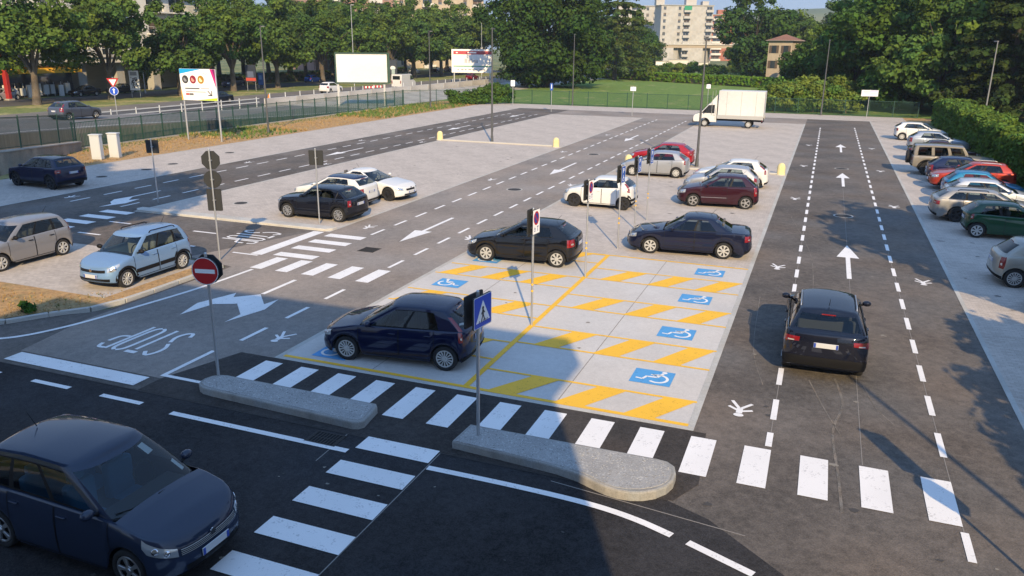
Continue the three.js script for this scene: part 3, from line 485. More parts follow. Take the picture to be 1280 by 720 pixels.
  for (const k of Object.keys(skin.b)) if (k.startsWith('pillar')) mesh('door_pillar', skin.geo(k), S.bodyPillar ? pm : M.trim, G);
  // patches that lie on the skin
  const lift = (fn, s, v, side, off) => { const e = 0.004, p = fn(s, v, side), a = fn(clamp(s + e, 0, 3), v, side).sub(fn(clamp(s - e, 0, 3), v, side)), b = fn(s, Math.min(1, v + e), side).sub(fn(s, Math.max(0, v - e), side)), n = a.cross(b).multiplyScalar(-side).normalize(); return p.addScaledVector(n, off); };
  const patch = (fn, s0, s1, v0a, v0b, v1a, v1b, side, off, nS = 8, nV = 4) => {
    const k = new Skin();
    for (let i = 0; i < nS; i++) for (let j = 0; j < nV; j++) { const c = [[i, j], [i + 1, j], [i + 1, j + 1], [i, j + 1]]; if (side > 0) c.reverse(); k.quad('p', c.map(String), c.map(([a, b]) => { const u = a / nS; return lift(fn, lerp(s0, s1, u), lerp(lerp(v0a, v0b, u), lerp(v1a, v1b, u), b / nV), side, off); })); }
    return k.geo('p');
  };
  if (S.simple) { // a distant car: lamps only
    for (const side of [1, -1]) { mesh('headlight', patch(wall, S.headS[0], S.headS[1], S.headV[0], S.headV[1], S.headV[2], S.headV[3], side, 0.008, 4, 2), M.lampGlass, G); mesh('taillight', patch(wall, S.tailS[0], S.tailS[1], S.tailV[0], S.tailV[0], S.tailV[1], S.tailV[1], side, 0.008, 4, 2), M.tailGlass, G); }
  } else {
    const sd = (d) => sOf(X(d));
    S.doors.forEach(([d0, d1], k) => { for (const side of [1, -1]) {
      const door = mesh('door', patch(wall, sd(d0), sd(d1), 0.06, 0.06, 0.962, 0.962, side, 0.0055, 16, 6), pm, G), hp = lift(wall, sd(d1 - 0.14), 0.82, side, 0.022);
      for (const q of [d0, d1]) mesh('door_seam', patch(wall, sd(q - 0.007), sd(q + 0.007), 0.07, 0.07, 0.955, 0.955, side, 0.0075, 1, 8), M.trim, door);
      mesh('door_seam', patch(wall, sd(d0), sd(d1), 0.06, 0.06, 0.085, 0.085, side, 0.0075, 14, 1), M.trim, door);
      mesh('door_handle', rbox(0.17, 0.028, 0.035, 0.012, hp.x, hp.y, hp.z), S.handleMat || pm, door);
      if (S.strip) mesh('side_moulding', patch(wall, sd(d0 + 0.02), sd(d1 - 0.02), S.strip[0], S.strip[0], S.strip[1], S.strip[1], side, 0.016, 12, 2), S.stripMat || M.trim, door);
    } });
    for (const side of [1, -1]) {
      mesh('window_seal', patch(cab, 1 + win[0][0] - 0.01, 1 + win.at(-1)[1] + 0.01, 0.055, 0.055, 0.10, 0.10, side, 0.006, 14, 1), M.trim, G); mesh('window_seal', patch(cab, 1 + win[0][0] - 0.01, 1 + win.at(-1)[1] + 0.01, 0.862, 0.862, 0.892, 0.892, side, 0.006, 14, 1), M.trim, G);
      const hl = mesh('headlight', patch(wall, S.headS[0], S.headS[1], S.headV[0], S.headV[1], S.headV[2], S.headV[3], side, 0.008), M.lampGlass, G);
      for (const [u, q] of [[0.28, 0.045], [0.62, 0.05]]) { const vv = lerp(lerp(S.headV[0], S.headV[1], u), lerp(S.headV[2], S.headV[3], u), 0.5), c = lift(wall, lerp(S.headS[0], S.headS[1], u), vv, side, 0.006), o = lift(wall, lerp(S.headS[0], S.headS[1], u), vv, side, 0.05).sub(c).normalize(); mesh('reflector', new THREE.SphereGeometry(q, 12, 8).scale(0.3, 1, 1).applyQuaternion(new THREE.Quaternion().setFromUnitVectors(V(1, 0, 0), o)).translate(c.x, c.y, c.z), M.chrome, hl); }
      if (S.tailCab) mesh('taillight', patch(cab, S.tailCab[0], S.tailCab[1], S.tailCab[2], S.tailCab[2], S.tailCab[3], S.tailCab[3], side, 0.008, 5, 6), M.tailGlass, G);
      const tl = mesh('taillight', patch(wall, S.tailS[0], S.tailS[1], S.tailV[0], S.tailV[0] + (S.tailSlope ?? 0), S.tailV[1], S.tailV[1], side, 0.008), M.tailGlass, G);
      mesh('reverse_lamp', patch(wall, lerp(S.tailS[0], S.tailS[1], 0.45), lerp(S.tailS[0], S.tailS[1], 0.8), lerp(S.tailV[0], S.tailV[1], 0.28), lerp(S.tailV[0], S.tailV[1], 0.28), lerp(S.tailV[0], S.tailV[1], 0.48), lerp(S.tailV[0], S.tailV[1], 0.48), side, 0.011, 4, 2), M.lampGlass, tl);
      const mp = cab(1.02, 0.1, side), mir = mesh('wing_mirror', new THREE.SphereGeometry(0.1, 14, 10).scale(0.72, 0.72, 1.05).translate(mp.x - 0.02, mp.y + 0.07, mp.z + side * 0.15), S.mirrorMat || pm, G);
      mesh('mirror_stalk', rod(V(mp.x, mp.y, mp.z - side * 0.02), V(mp.x - 0.02, mp.y + 0.05, mp.z + side * 0.12), 0.025, 0.03), M.trim, mir);
      if (S.rails) { const pts = [0.1, 0.13, 0.3, 0.6, 0.87, 0.9].map((g, i) => { const p = cab(1 + g, 1, side); return V(p.x, p.y + (i === 0 || i === 5 ? 0.0 : 0.06), p.z * 0.97); }); mesh('roof_rail', new THREE.TubeGeometry(new THREE.CatmullRomCurve3(pts), 20, 0.016, 6), S.rails, G); }
    }
    const both = (s1, v0, v1, off) => merge([patch(wall, 0, s1, v0, v0, v1, v1, 1, off, 6, 2), patch(wall, 0, s1, v0, v0, v1, v1, -1, off, 6, 2)]);
    const gr = mesh('grille', both(S.grilleS ?? 0.24, S.grilleV?.[0] ?? 0.70, S.grilleV?.[1] ?? 0.83, 0.007), M.trim, G);
    if (S.emblem !== false) { const e = lift(wall, 0, S.emblemV ?? 0.78, 1, 0.016); mesh('emblem', new THREE.CylinderGeometry(0.05, 0.05, 0.015, 18).rotateZ(Math.PI / 2).translate(xF - 0.03 + 0.0, e.y, 0), M.chrome, gr); }
    if (S.bars) for (let q = 0; q < S.bars; q++) { const v = lerp(S.grilleV?.[0] ?? 0.70, S.grilleV?.[1] ?? 0.83, (q + 0.5) / S.bars); for (const side of [1, -1]) mesh('grille_bar', patch(wall, 0, S.grilleS ?? 0.24, v - 0.008, v - 0.008, v + 0.008, v + 0.008, side, 0.012, 5, 1), M.plateEdge, gr); }
    mesh('air_intake', both(S.intakeS ?? 0.34, 0.12, 0.30, 0.006), M.trim, G);
    mesh('rear_bumper_trim', merge([1, -1].map((q) => patch(wall, 2.15, 3, 0.03, 0.03, S.rearTrim ?? 0.16, S.rearTrim ?? 0.16, q, 0.007, 10, 2))), M.trim, G);
    if (S.cladding) for (const side of [1, -1]) mesh('sill_cladding', patch(wall, sOf(S.wb / 2 - Ra - 0.02), sOf(-S.wb / 2 + Ra + 0.02), 0, 0, 0.16, 0.16, side, 0.012, 12, 2), M.trim, G);
    if (S.archTrim) for (const side of [1, -1]) for (const ax of [S.wb / 2, -S.wb / 2]) { const k = []; for (let q = 0; q <= 16; q++) { const a = Math.PI * q / 16, p = (rr) => { const x = ax + rr * Math.cos(a), s = sOf(x), e = lift(wall, s, 0.12, side, 0.012); return V(x, S.r + rr * Math.sin(a), e.z); }; k.push([p(Ra), p(Ra + 0.07)]); } const sk = new Skin(); for (let q = 0; q < 16; q++) sk.quad('a', [q + 'a', q + 'b', (q + 1) + 'b', (q + 1) + 'a'], [k[q][0], k[q][1], k[q + 1][1], k[q + 1][0]]); mesh('arch_trim', sk.geo('a'), M.trim, G); }
    if (S.stickers) for (const [s0, s1, t0, t1, q] of S.stickers) mesh('windscreen_sticker', patch(cab, s0, s1, t0, t0, t1, t1, q, -0.012, 3, 2), M.signWhite, G);
    mesh('front_lip', merge([1, -1].map((q) => patch(wall, 0, 0.9, 0.0, 0.0, 0.07, 0.07, q, 0.008, 10, 1))), M.trim, G);
    // number plates
    const np = (x, y, turn) => { const p = mesh('license_plate', rbox(0.016, 0.115, 0.52, 0.006, x, y, 0), M.plateWhite, G); for (const q of [0.232, -0.232]) mesh('plate_band', box(0.004, 0.1, 0.045, x + turn * 0.0095, y, q), M.plateBlue, p); };
    if (S.plate) { np(xF + 0.004, lerp(S.sill + 0.06, sh(xF - 0.05), 0.42), 1); const ry = S.plateRear ?? 0.62, e = wall(3, ry, 1); np(e.x - 0.012, e.y, -1); }
    // wipers, aerial, brake lamp
    for (const [s0, q0, s1, q1] of [[0.1, 1, 0.66, 1], [0.55, -1, 0.02, 1]]) mesh('wiper', rod(lift(cab, s0, 0.03, q0, 0.015), lift(cab, s1, 0.1, q1, 0.03), 0.011, 0.008, 5), M.trim, G);
    if (S.aerial !== false) { const p = roofPt(cs.length - 3, 4); const back = S.aerial === 'front' ? V(A1 - 0.22, S.H - 0.01, 0) : V(D1 + 0.25, S.H - 0.02, 0); mesh('aerial', rod(back, back.clone().add(V(-0.17, 0.2, 0)), 0.008, 0.004, 6), M.trim, G); }
    { const p = cab(3, 0.965, 1); mesh('brake_lamp', box(0.02, 0.025, 0.3, p.x - 0.012, p.y, 0), M.tailGlass, G); }
    // inside
    const floorY = S.sill + 0.08, seatY = S.sill + 0.32, dash = A0 - 0.42, sm = S.seats || M.seat;
    mesh('dashboard', rbox(0.5, 0.32, S.W * 0.74, 0.08, dash + 0.1, sh(dash) - 0.2, 0), M.cabin, G);
    mesh('steering_wheel', new THREE.TorusGeometry(0.18, 0.018, 6, 18).rotateY(Math.PI / 2).rotateZ(0.4).translate(dash - 0.3, sh(dash) + 0.02, -S.W * 0.2), M.trim, G);
    const seat = (x, z, w) => merge([rbox(0.5, 0.2, w, 0.07, x, seatY, z), rbox(0.16, 0.6, w, 0.06, x - 0.3, seatY + 0.32, z), rbox(0.1, 0.18, Math.min(w * 0.55, 0.28), 0.04, x - 0.34, seatY + 0.7, z)]);
    for (const z of [S.W * 0.2, -S.W * 0.2]) mesh('seat', seat(dash - 0.55, z, 0.48), sm, G);
    if (!S.twoSeat) mesh('rear_seat', merge([rbox(0.48, 0.2, S.W * 0.7, 0.07, dash - 1.4, seatY, 0), rbox(0.16, 0.58, S.W * 0.7, 0.06, dash - 1.7, seatY + 0.3, 0), rbox(0.09, 0.16, 0.24, 0.04, dash - 1.73, seatY + 0.64, 0.36), rbox(0.09, 0.16, 0.24, 0.04, dash - 1.73, seatY + 0.64, -0.36)]), sm, G);
  }
  mesh('underbody', box(S.L - 0.5, 0.42, S.W - 0.5, (xF + xR) / 2, S.sill + 0.19, 0), M.cabin, G);
  for (const x of [S.wb / 2, -S.wb / 2]) for (const z of [W2 - S.tw / 2 - 0.03, -W2 + S.tw / 2 + 0.03]) addWheel(G, x, z, S.r, S.tw, S.wheel, S.rimMat);
  if (S.spare) { const p = wheelParts(S.r, S.tw, S.wheel), m = mesh('spare_wheel', p.tyre, M.tyre, G); m.position.set(xR - 0.1, 1.0, 0); m.rotation.y = -Math.PI / 2; mesh('rim', p.rim, S.rimMat, m); }
  return G;
}
const put = (g, x, z, turn) => { g.position.set(x, 0, z); g.rotation.y = turn; return g; };
// ---- real sizes of the kinds
const K5 = [[0.05, 0.38], [0.42, 0.72]];                              // side windows as fractions from screen to tail
const HATCH = { L: 3.84, W: 1.66, H: 1.48, wb: 2.46, fo: 0.79, sh: [[0, .66], [.3, .76], [1.0, .91], [2, .93], [3.84, .99]], A0: 0.98, A1: 1.78, D1: 3.32, D0: 3.76, windows: [[0.04, 0.40], [0.44, 0.80]], doors: [[1.12, 2.12], [2.14, 3.0]] };
const HATCH3 = { ...HATCH, windows: [[0.04, 0.50], [0.55, 0.86]], doors: [[1.12, 2.32]] };
const SUV = { L: 4.38, W: 1.82, H: 1.6, wb: 2.65, fo: 0.92, r: 0.345, tw: 0.22, sill: 0.26, sh: [[0, .78], [.3, .9], [1.15, 1.04], [2.4, 1.07], [4.38, 1.14]], A0: 1.15, A1: 1.98, D1: 3.82, D0: 4.26, windows: [[0.04, 0.36], [0.40, 0.70], [0.74, 0.90]], doors: [[1.3, 2.35], [2.37, 3.35]], cladding: true, archTrim: true, wheel: 'five', rimMat: M.alloy, tum: 0.68 };
const SEDAN = { L: 4.47, W: 1.74, H: 1.46, wb: 2.59, fo: 0.93, sh: [[0, .66], [.35, .77], [1.3, .91], [2.6, .94], [3.9, .98], [4.47, .93]], A0: 1.28, A1: 2.02, D1: 3.22, D0: 3.86, windows: [[0.04, 0.42], [0.46, 0.84]], doors: [[1.42, 2.48], [2.5, 3.42]], rg0: 0.08, cr: 0.28, tum: 0.68, tailV: [.62, .9] };
const ESTATE = { L: 4.7, W: 1.84, H: 1.44, wb: 2.81, fo: 0.88, r: 0.33, tw: 0.22, sh: [[0, .68], [.35, .8], [1.35, .94], [2.8, .98], [4.7, 1.02]], A0: 1.35, A1: 2.12, D1: 4.1, D0: 4.58, windows: [[0.03, 0.30], [0.33, 0.62], [0.66, 0.90]], doors: [[1.5, 2.55], [2.57, 3.5]], wheel: 'five', rimMat: M.darkAlloy };
const CITY = { L: 3.54, W: 1.58, H: 1.5, wb: 2.3, fo: 0.66, r: 0.29, sh: [[0, .70], [.25, .79], [.85, .93], [2, .96], [3.54, 1.0]], A0: 0.80, A1: 1.42, D1: 3.22, D0: 3.46, windows: [[0.05, 0.36], [0.40, 0.72], [0.77, 0.93]], doors: [[0.98, 1.92], [1.94, 2.72]], tum: 0.76, cr: 0.16, headS: [0.42, 0.86], tailCab: [2.08, 2.3, 0.12, 0.62], tailS: [2.12, 2.3], tailV: [.8, .97] };
const PI = Math.PI;
const BAY = 'cars parked in the bays', HEDGE = 'cars parked along the hedge', AV = 'cars on the avenue';
// dark grey people carrier passing in the street
put(buildCar('people_carrier', 'dark grey blue people carrier driving along the shaded street', 'car', { L: 3.93, W: 1.7, H: 1.64, wb: 2.51, fo: 0.80, r: 0.305, sh: [[0, .70], [.25, .82], [.9, 1.0], [2, 1.03], [3.93, 1.07]], A0: 0.86, A1: 1.72, D1: 3.52, D0: 3.84, windows: [[-0.10, 0.02], [0.06, 0.36], [0.40, 0.70], [0.74, 0.92]].slice(1), doors: [[1.05, 2.05], [2.07, 2.98]], tum: 0.74, wheel: 'five', rimMat: M.alloy, paint: paint(0.021, 0.030, 0.056, 0.4), headS: [0.4, 0.9], headV: [.60, .72, .80, .95], grilleS: 0.36, grilleV: [.60, .78], bars: 4, stickers: [[0.3, 0.46, 0.72, 0.9, -1], [0.52, 0.64, 0.18, 0.42, -1]], aerial: 'rear', seats: M.blueSeat, handleMat: undefined }), -9.4, -7.5, -0.01);
// navy hatchback in the first accessible bay
put(buildCar('hatchback_car', 'navy blue five door hatchback in the accessible bay by the zebra crossing', 'car', { ...HATCH, paint: paint(0.005, 0.0075, 0.032), tailCab: [2.06, 2.3, 0.05, 0.78], tailS: [2.14, 2.32], tailV: [.66, .97], wheel: 'fan', strip: [.42, .47], stripMat: paint(0.006, 0.008, 0.03), aerial: false }, BAY), -8.83, -15.84, PI + 0.117);
put(buildCar('hatchback_car', 'black five door hatchback with large red tail lamps on the accessible bays', 'car', { ...HATCH, L: 4.03, W: 1.74, wb: 2.54, fo: 0.86, sh: [[0, .64], [.35, .77], [1.1, .93], [2.2, .97], [4.03, 1.05]], A0: 1.06, A1: 1.92, D1: 3.42, D0: 3.92, doors: [[1.25, 2.25], [2.27, 3.1]], paint: paint(0.006, 0.0065, 0.009), wheel: 'seven', tailS: [2.1, 2.62], tailV: [.62, .93], headS: [0.34, 0.95], headV: [.62, .74, .86, .93], grilleS: 0.34, grilleV: [.3, .5] }, BAY), -9.24, -25.43, PI + 0.06);
put(buildCar('sedan_car', 'navy blue four door sedan parked beside the yellow bay line', 'car', { ...SEDAN, paint: paint(0.006, 0.0085, 0.026), wheel: 'seven', strip: [.44, .50], stripMat: paint(0.007, 0.009, 0.04) }, BAY), -4.16, -28.8, PI + 0.076);
put(buildCar('city_car', 'small white five door hatchback with dark wheels and black bonnet edge', 'car', { ...HATCH, L: 3.45, W: 1.62, H: 1.46, wb: 2.34, fo: 0.68, sh: [[0, .68], [.25, .78], [.9, .93], [2, .97], [3.45, 1.04]], A0: 0.86, A1: 1.55, D1: 3.0, D0: 3.36, windows: [[0.05, 0.40], [0.43, 0.80]], doors: [[1.02, 1.98], [2.0, 2.7]], paint: paint(0.62, 0.62, 0.61, 0), wheel: 'five', rimMat: M.darkAlloy, tailCab: [2.06, 2.3, 0.1, 0.66], tailS: [2.12, 2.34], tailV: [.6, .97], rearTrim: 0.34, archTrim: false }, BAY), -9.35, -36.0, PI);
put(buildCar('hatchback_car', 'dark burgundy three door hatchback with bright silver side strip', 'car', { ...HATCH3, L: 3.78, W: 1.7, H: 1.53, wb: 2.39, fo: 0.79, sh: [[0, .70], [.25, .82], [.95, .97], [2, 1.0], [3.78, 1.05]], D1: 3.2, D0: 3.66, paint: paint(0.03, 0.006, 0.012), wheel: 'five', rimMat: M.alloy, strip: [.36, .385], stripMat: M.chrome, tailS: [2.1, 2.35], tailV: [.5, .98] }, BAY), -4.25, -38.45, PI + 0.11);
put(buildCar('hatchback_car', 'silver five door hatchback beside the yellow bollard and red car', 'car', { ...HATCH, L: 4.03, W: 1.69, wb: 2.51, fo: 0.84, sh: [[0, .64], [.35, .77], [1.1, .95], [2.2, .98], [4.03, 1.05]], A0: 1.06, A1: 1.92, D1: 3.45, D0: 3.92, doors: [[1.25, 2.25], [2.27, 3.1]], paint: paint(0.33, 0.34, 0.36, 0.6), tailCab: [2.06, 2.3, 0.1, 0.7], tailS: [2.12, 2.3], tailV: [.7, .97] }, BAY), -8.9, -46.35, PI + 0.06);
put(buildCar('hatchback_car', 'bright red hatchback parked behind the silver five door hatchback', 'car', { ...HATCH, L: 4.1, W: 1.72, wb: 2.55, fo: 0.86, sh: [[0, .66], [.35, .8], [1.1, .96], [2.2, .99], [4.1, 1.06]], A0: 1.1, A1: 1.95, D1: 3.5, D0: 4.0, doors: [[1.3, 2.3], [2.32, 3.15]], paint: paint(0.30, 0.006, 0.012, 0.2), tailS: [2.12, 2.5], tailV: [.6, .97] }, BAY), -9.3, -50.6, PI + 0.03);
put(buildCar('city_car', 'silver hatchback squeezed between the burgundy and white hatchbacks', 'car', { ...HATCH, L: 3.75, W: 1.69, H: 1.52, wb: 2.46, fo: 0.72, sh: [[0, .68], [.3, .82], [.95, .97], [2, 1.0], [3.75, 1.05]], A0: 0.92, A1: 1.62, D1: 3.25, D0: 3.66, doors: [[1.1, 2.1], [2.12, 2.95]], paint: paint(0.36, 0.37, 0.39, 0.6), tailS: [2.1, 2.4], tailV: [.55, .95] }, BAY), -4.5, -41.5, PI + 0.07);
put(buildCar('hatchback_car', 'white hatchback behind the silver one beside the pale bollard', 'car', { ...HATCH, L: 4.03, W: 1.69, wb: 2.51, fo: 0.84, sh: [[0, .64], [.35, .77], [1.1, .95], [2.2, .98], [4.03, 1.05]], A0: 1.06, A1: 1.92, D1: 3.45, D0: 3.92, doors: [[1.25, 2.25], [2.27, 3.1]], paint: paint(0.62, 0.62, 0.61, 0), tailCab: [2.06, 2.3, 0.1, 0.7], tailS: [2.12, 2.3], tailV: [.7, .97] }, BAY), -4.35, -44.5, PI + 0.05);
// left bay block
put(buildCar('compact_car', 'black five door retro hatchback with round nose at the head of the bay block', 'car', { ...HATCH, L: 3.98, W: 1.72, H: 1.43, wb: 2.57, fo: 0.76, r: 0.315, tw: 0.21, sh: [[0, .72], [.3, .85], [1.2, .95], [2.2, .98], [3.98, 1.02]], A0: 1.22, A1: 1.75, D1: 3.42, D0: 3.84, windows: [[0.03, 0.38], [0.42, 0.78]], doors: [[1.3, 2.3], [2.32, 3.1]], tum: 0.74, paint: paint(0.006, 0.007, 0.013), wheel: 'ten', rimMat: M.alloy, archTrim: true, tailS: [2.3, 2.55], tailV: [.56, .9], cF: 0.75 }, BAY), -19.92, -28.65, PI);
put(buildCar('hatchback_car', 'white hatchback with navy roof parked between the retro car and the coupe', 'car', { ...HATCH, L: 3.99, W: 1.73, H: 1.45, wb: 2.47, fo: 0.84, sh: [[0, .66], [.3, .8], [1.1, .95], [2.2, .98], [3.99, 1.04]], A0: 1.08, A1: 1.85, D1: 3.5, D0: 3.88, doors: [[1.25, 2.25], [2.27, 3.1]], paint: paint(0.62, 0.62, 0.61, 0), roofPaint: paint(0.008, 0.011, 0.04), tailS: [2.2, 2.62], tailV: [.58, .86] }, BAY), -20.95, -31.3, PI);
put(buildCar('coupe_car', 'white two door coupe facing the arrow lane', 'car', { L: 4.61, W: 1.78, H: 1.375, wb: 2.76, fo: 0.79, r: 0.325, tw: 0.22, sh: [[0, .62], [.35, .74], [1.45, .90], [2.8, .93], [4.1, .98], [4.61, .92]], A0: 1.45, A1: 2.3, D1: 3.3, D0: 4.1, windows: [[0.04, 0.52], [0.56, 0.84]], doors: [[1.6, 3.0]], rg0: 0.08, cr: 0.3, tum: 0.66, wheel: 'ten', rimMat: M.darkAlloy, paint: paint(0.64, 0.64, 0.63, 0), headS: [0.36, 0.8], headV: [.66, .72, .88, .92], grilleS: 0.2, grilleV: [.64, .84], tailV: [.6, .88], emblemV: 0.9, bodyPillar: false }, BAY), -20.4, -33.8, -0.08);
// side bays
put(buildCar('city_car', 'light blue boxy city car with black roof rails and side strips', 'car', { ...CITY, H: 1.54, paint: paint(0.17, 0.285, 0.46, 0.4), rails: M.trim, strip: [.26, .42], archTrim: true, wheel: 'ten', rimMat: M.hubcap, seats: M.paleSeat, grilleS: 0.36, grilleV: [.66, .82], mirrorMat: M.trim, intakeS: 0.5 }, 'boxy city cars in the side bays'), -20.05, -18.5, -PI / 2);
put(buildCar('city_car', 'grey beige boxy city car beside the light blue one', 'car', { ...CITY, paint: paint(0.24, 0.235, 0.24, 0.5), wheel: 'seven', handleMat: M.trim, mirrorMat: M.trim }, 'boxy city cars in the side bays'), -25.15, -18.25, -PI / 2);
put(buildCar('crossover_car', 'navy blue crossover parked on the paving by the retaining wall', 'car', { ...SUV, L: 4.21, W: 1.77, H: 1.61, wb: 2.6, fo: 0.85, A0: 1.08, A1: 1.85, D1: 3.7, D0: 4.1, doors: [[1.22, 2.22], [2.24, 3.15]], paint: paint(0.006, 0.0095, 0.036), roofPaint: paint(0.01, 0.012, 0.02), rimMat: M.darkAlloy, tailS: [2.1, 2.55], tailV: [.66, .86] }), -37.4, -29.5, PI - 0.05);
// black crossover driving up the lane
put(buildCar('crossover_car', 'black crossover with red tail lamps driving up the arrow lane', 'car', { ...SUV, paint: paint(0.006, 0.0075, 0.016), rails: M.alloy, tailS: [2.1, 2.68], tailV: [.66, .84], tailSlope: 0.06, plateRear: 0.66, rearTrim: 0.3, mirrorMat: paint(0.006, 0.0075, 0.016), headS: [0.3, 0.8] }), 0.57, -20.0, PI / 2 + 0.02);
// along the hedge, from the near end to the far end
const H3 = (o) => ({ ...HATCH3, ...o }), H5 = (o) => ({ ...HATCH, ...o });
const big = { L: 4.2, W: 1.77, wb: 2.6, fo: 0.86, sh: [[0, .66], [.35, .8], [1.15, .96], [2.2, .99], [4.2, 1.05]], A0: 1.1, A1: 1.95, D1: 3.6, D0: 4.1, doors: [[1.3, 2.3], [2.32, 3.2]] };
put(buildCar('hatchback_car', 'pale silver blue car at the edge beside the beige hatchback', 'car', H5({ ...big, paint: paint(0.38, 0.42, 0.48, 0.5) }), HEDGE), 8.15, -25.7, 0);
put(buildCar('hatchback_car', 'beige silver hatchback with rounded tail and tall red lamps', 'car', H5({ L: 3.85, W: 1.67, H: 1.52, sh: [[0, .70], [.3, .84], [.95, .97], [2, .99], [3.85, 1.02]], A0: 0.9, A1: 1.6, D1: 3.3, D0: 3.74, cr: 0.3, paint: paint(0.36, 0.34, 0.29, 0.55), tailS: [2.1, 2.4], tailV: [.46, .93], wheel: 'fan', rimMat: M.hubcap, strip: [.36, .42] }), HEDGE), 7.4, -28.95, 0.02);
put(buildCar('hatchback_car', 'dark green three door hatchback parked along the hedge', 'car', H3({ L: 3.7, W: 1.64, H: 1.44, A0: 0.95, paint: paint(0.008, 0.05, 0.022), wheel: 'seven', tailS: [2.12, 2.3], tailV: [.5, .95] }), HEDGE), 7.42, -36.4, 0.02);
put(buildCar('estate_car', 'grey beige estate car with dark roof rails along the hedge', 'car', { ...ESTATE, paint: paint(0.30, 0.285, 0.265, 0.6), rails: M.trim, tailS: [2.08, 2.6], tailV: [.66, .86] }, HEDGE), 7.25, -39.5, 0);
put(buildCar('hatchback_car', 'white silver hatchback behind the grey beige estate car', 'car', H5({ ...big, paint: paint(0.5, 0.52, 0.55, 0.5), wheel: 'five', rimMat: M.alloy }), HEDGE), 7.7, -42.4, 0);
put(buildCar('hatchback_car', 'bright teal blue hatchback with red tail lamps along the hedge', 'car', H5({ paint: paint(0.01, 0.15, 0.30, 0.3), tailS: [2.1, 2.7], tailV: [.66, .86] }), HEDGE), 7.75, -45.2, 0);
put(buildCar('crossover_car', 'orange red crossover parked nose out along the hedge', 'car', { ...SUV, L: 4.13, W: 1.78, H: 1.57, wb: 2.53, fo: 0.87, A0: 1.1, A1: 1.9, D1: 3.6, D0: 4.02, doors: [[1.25, 2.25], [2.27, 3.1]], windows: [[0.04, 0.38], [0.43, 0.82]], paint: paint(0.36, 0.035, 0.015, 0.3), roofPaint: paint(0.36, 0.035, 0.015, 0.3), rails: M.alloy }, HEDGE), 7.75, -48.3, PI);
put(buildCar('hatchback_car', 'dark blue hatchback beside the boxy off road car', 'car', H5({ ...big, paint: paint(0.008, 0.013, 0.05) }), HEDGE), 7.8, -51.0, 0);
put(buildCar('off_road_car', 'boxy beige grey off road car with a spare wheel on its tailgate', 'car', { L: 4.5, W: 1.86, H: 1.84, wb: 2.95, fo: 0.66, r: 0.40, tw: 0.25, sill: 0.46, gap: 0.09, sh: [[0, 1.05], [.3, 1.1], [1.5, 1.16], [3, 1.16], [4.5, 1.16]], A0: 1.4, A1: 1.72, D1: 4.38, D0: 4.44, windows: [[0.05, 0.30], [0.36, 0.62], [0.68, 0.94]], doors: [[1.55, 2.5], [2.52, 3.3]], tum: 0.83, cf: 0.1, cr: 0.1, cF: 0.3, cR: 0.15, noseIn: 0.25, tailIn: 0.25, rake: 0, rg0: 0.1, archTrim: true, cladding: true, wheel: 'five', rimMat: M.darkAlloy, spare: true, paint: paint(0.22, 0.20, 0.17, 0.3), bodyPillar: true, aerial: false, tailS: [2.3, 2.6], tailV: [.5, .8] }, HEDGE), 7.5, -53.9, 0);
put(buildCar('sedan_car', 'dark maroon sedan beyond the boxy off road car', 'car', { ...SEDAN, paint: paint(0.03, 0.012, 0.014) }, HEDGE), 7.7, -60.2, 0);
put(buildCar('hatchback_car', 'silver blue hatchback between the maroon sedan and the white hatchback', 'car', H5({ ...big, paint: paint(0.30, 0.34, 0.40, 0.6) }), HEDGE), 8.0, -66.5, 0);
put(buildCar('hatchback_car', 'white five door hatchback at the far end of the row along the hedge', 'car', H5({ ...big, L: 4.05, W: 1.75, paint: paint(0.64, 0.64, 0.63, 0), tailS: [2.15, 2.5], tailV: [.66, .9] }), HEDGE), 7.45, -74.3, 0);
// cars on the avenue
const rampY = (z) => { const t = clamp((z + 80) / 46, 0, 1); return 1.38 * t * t * (3 - 2 * t); };
const far = (S) => ({ ...S, simple: true });
const avCar = (label, S, px, py, turn, name = 'distant_car') => { const p = at(px, py); return put(buildCar(name, label, 'car', far(S), AV), p.x, p.z, turn); };
put(buildCar('hatchback_car', 'slate grey hatchback driving along the avenue behind the green fence', 'car', H5({ ...big, H: 1.55, paint: paint(0.075, 0.085, 0.11, 0.5), wheel: 'five', rimMat: M.alloy, tailCab: [2.08, 2.3, 0.1, 0.7] }), AV), -58.1, -49.3, PI / 2).position.y = rampY(-49.3) + 0.01;
avCar('silver car on the side road in front of the shop', H5({ paint: paint(0.33, 0.35, 0.38, 0.5) }), 6, 125, -PI / 2);
avCar('black sedan with pale wheels beside the yellow shop awning', { ...SEDAN, paint: paint(0.008, 0.009, 0.012) }, 106, 120, -PI / 2);
avCar('black sedan parked behind the printed poster panel', { ...SEDAN, paint: paint(0.01, 0.011, 0.012) }, 152, 117, -PI / 2);
avCar('black sedan driving behind the colourful billboard', { ...SEDAN, paint: paint(0.008, 0.011, 0.018) }, 272, 129, -PI / 2);
avCar('dark blue van parked behind the tree trunk', { ...SUV, H: 1.8, paint: paint(0.012, 0.018, 0.05) }, 292, 109, -PI / 2);
avCar('white crossover with a blue door driving along the avenue', { ...SUV, H: 1.68, paint: paint(0.7, 0.7, 0.7, 0) }, 414, 116, PI / 2);
avCar('bright blue car on the side road under the trees', H5({ paint: paint(0.01, 0.06, 0.32, 0.2) }), 391, 103, PI / 2);
avCar('silver hatchback on the side road behind the white van', H5({ paint: paint(0.4, 0.42, 0.44, 0.5) }), 518, 92.5, PI / 2);
avCar('black crossover parked on the side road under the trees', { ...SUV, paint: paint(0.008, 0.008, 0.01) }, 546, 91, PI / 2);
avCar('dark grey crossover parked beyond the black one', { ...SUV, paint: paint(0.02, 0.02, 0.025) }, 562, 90, PI / 2);
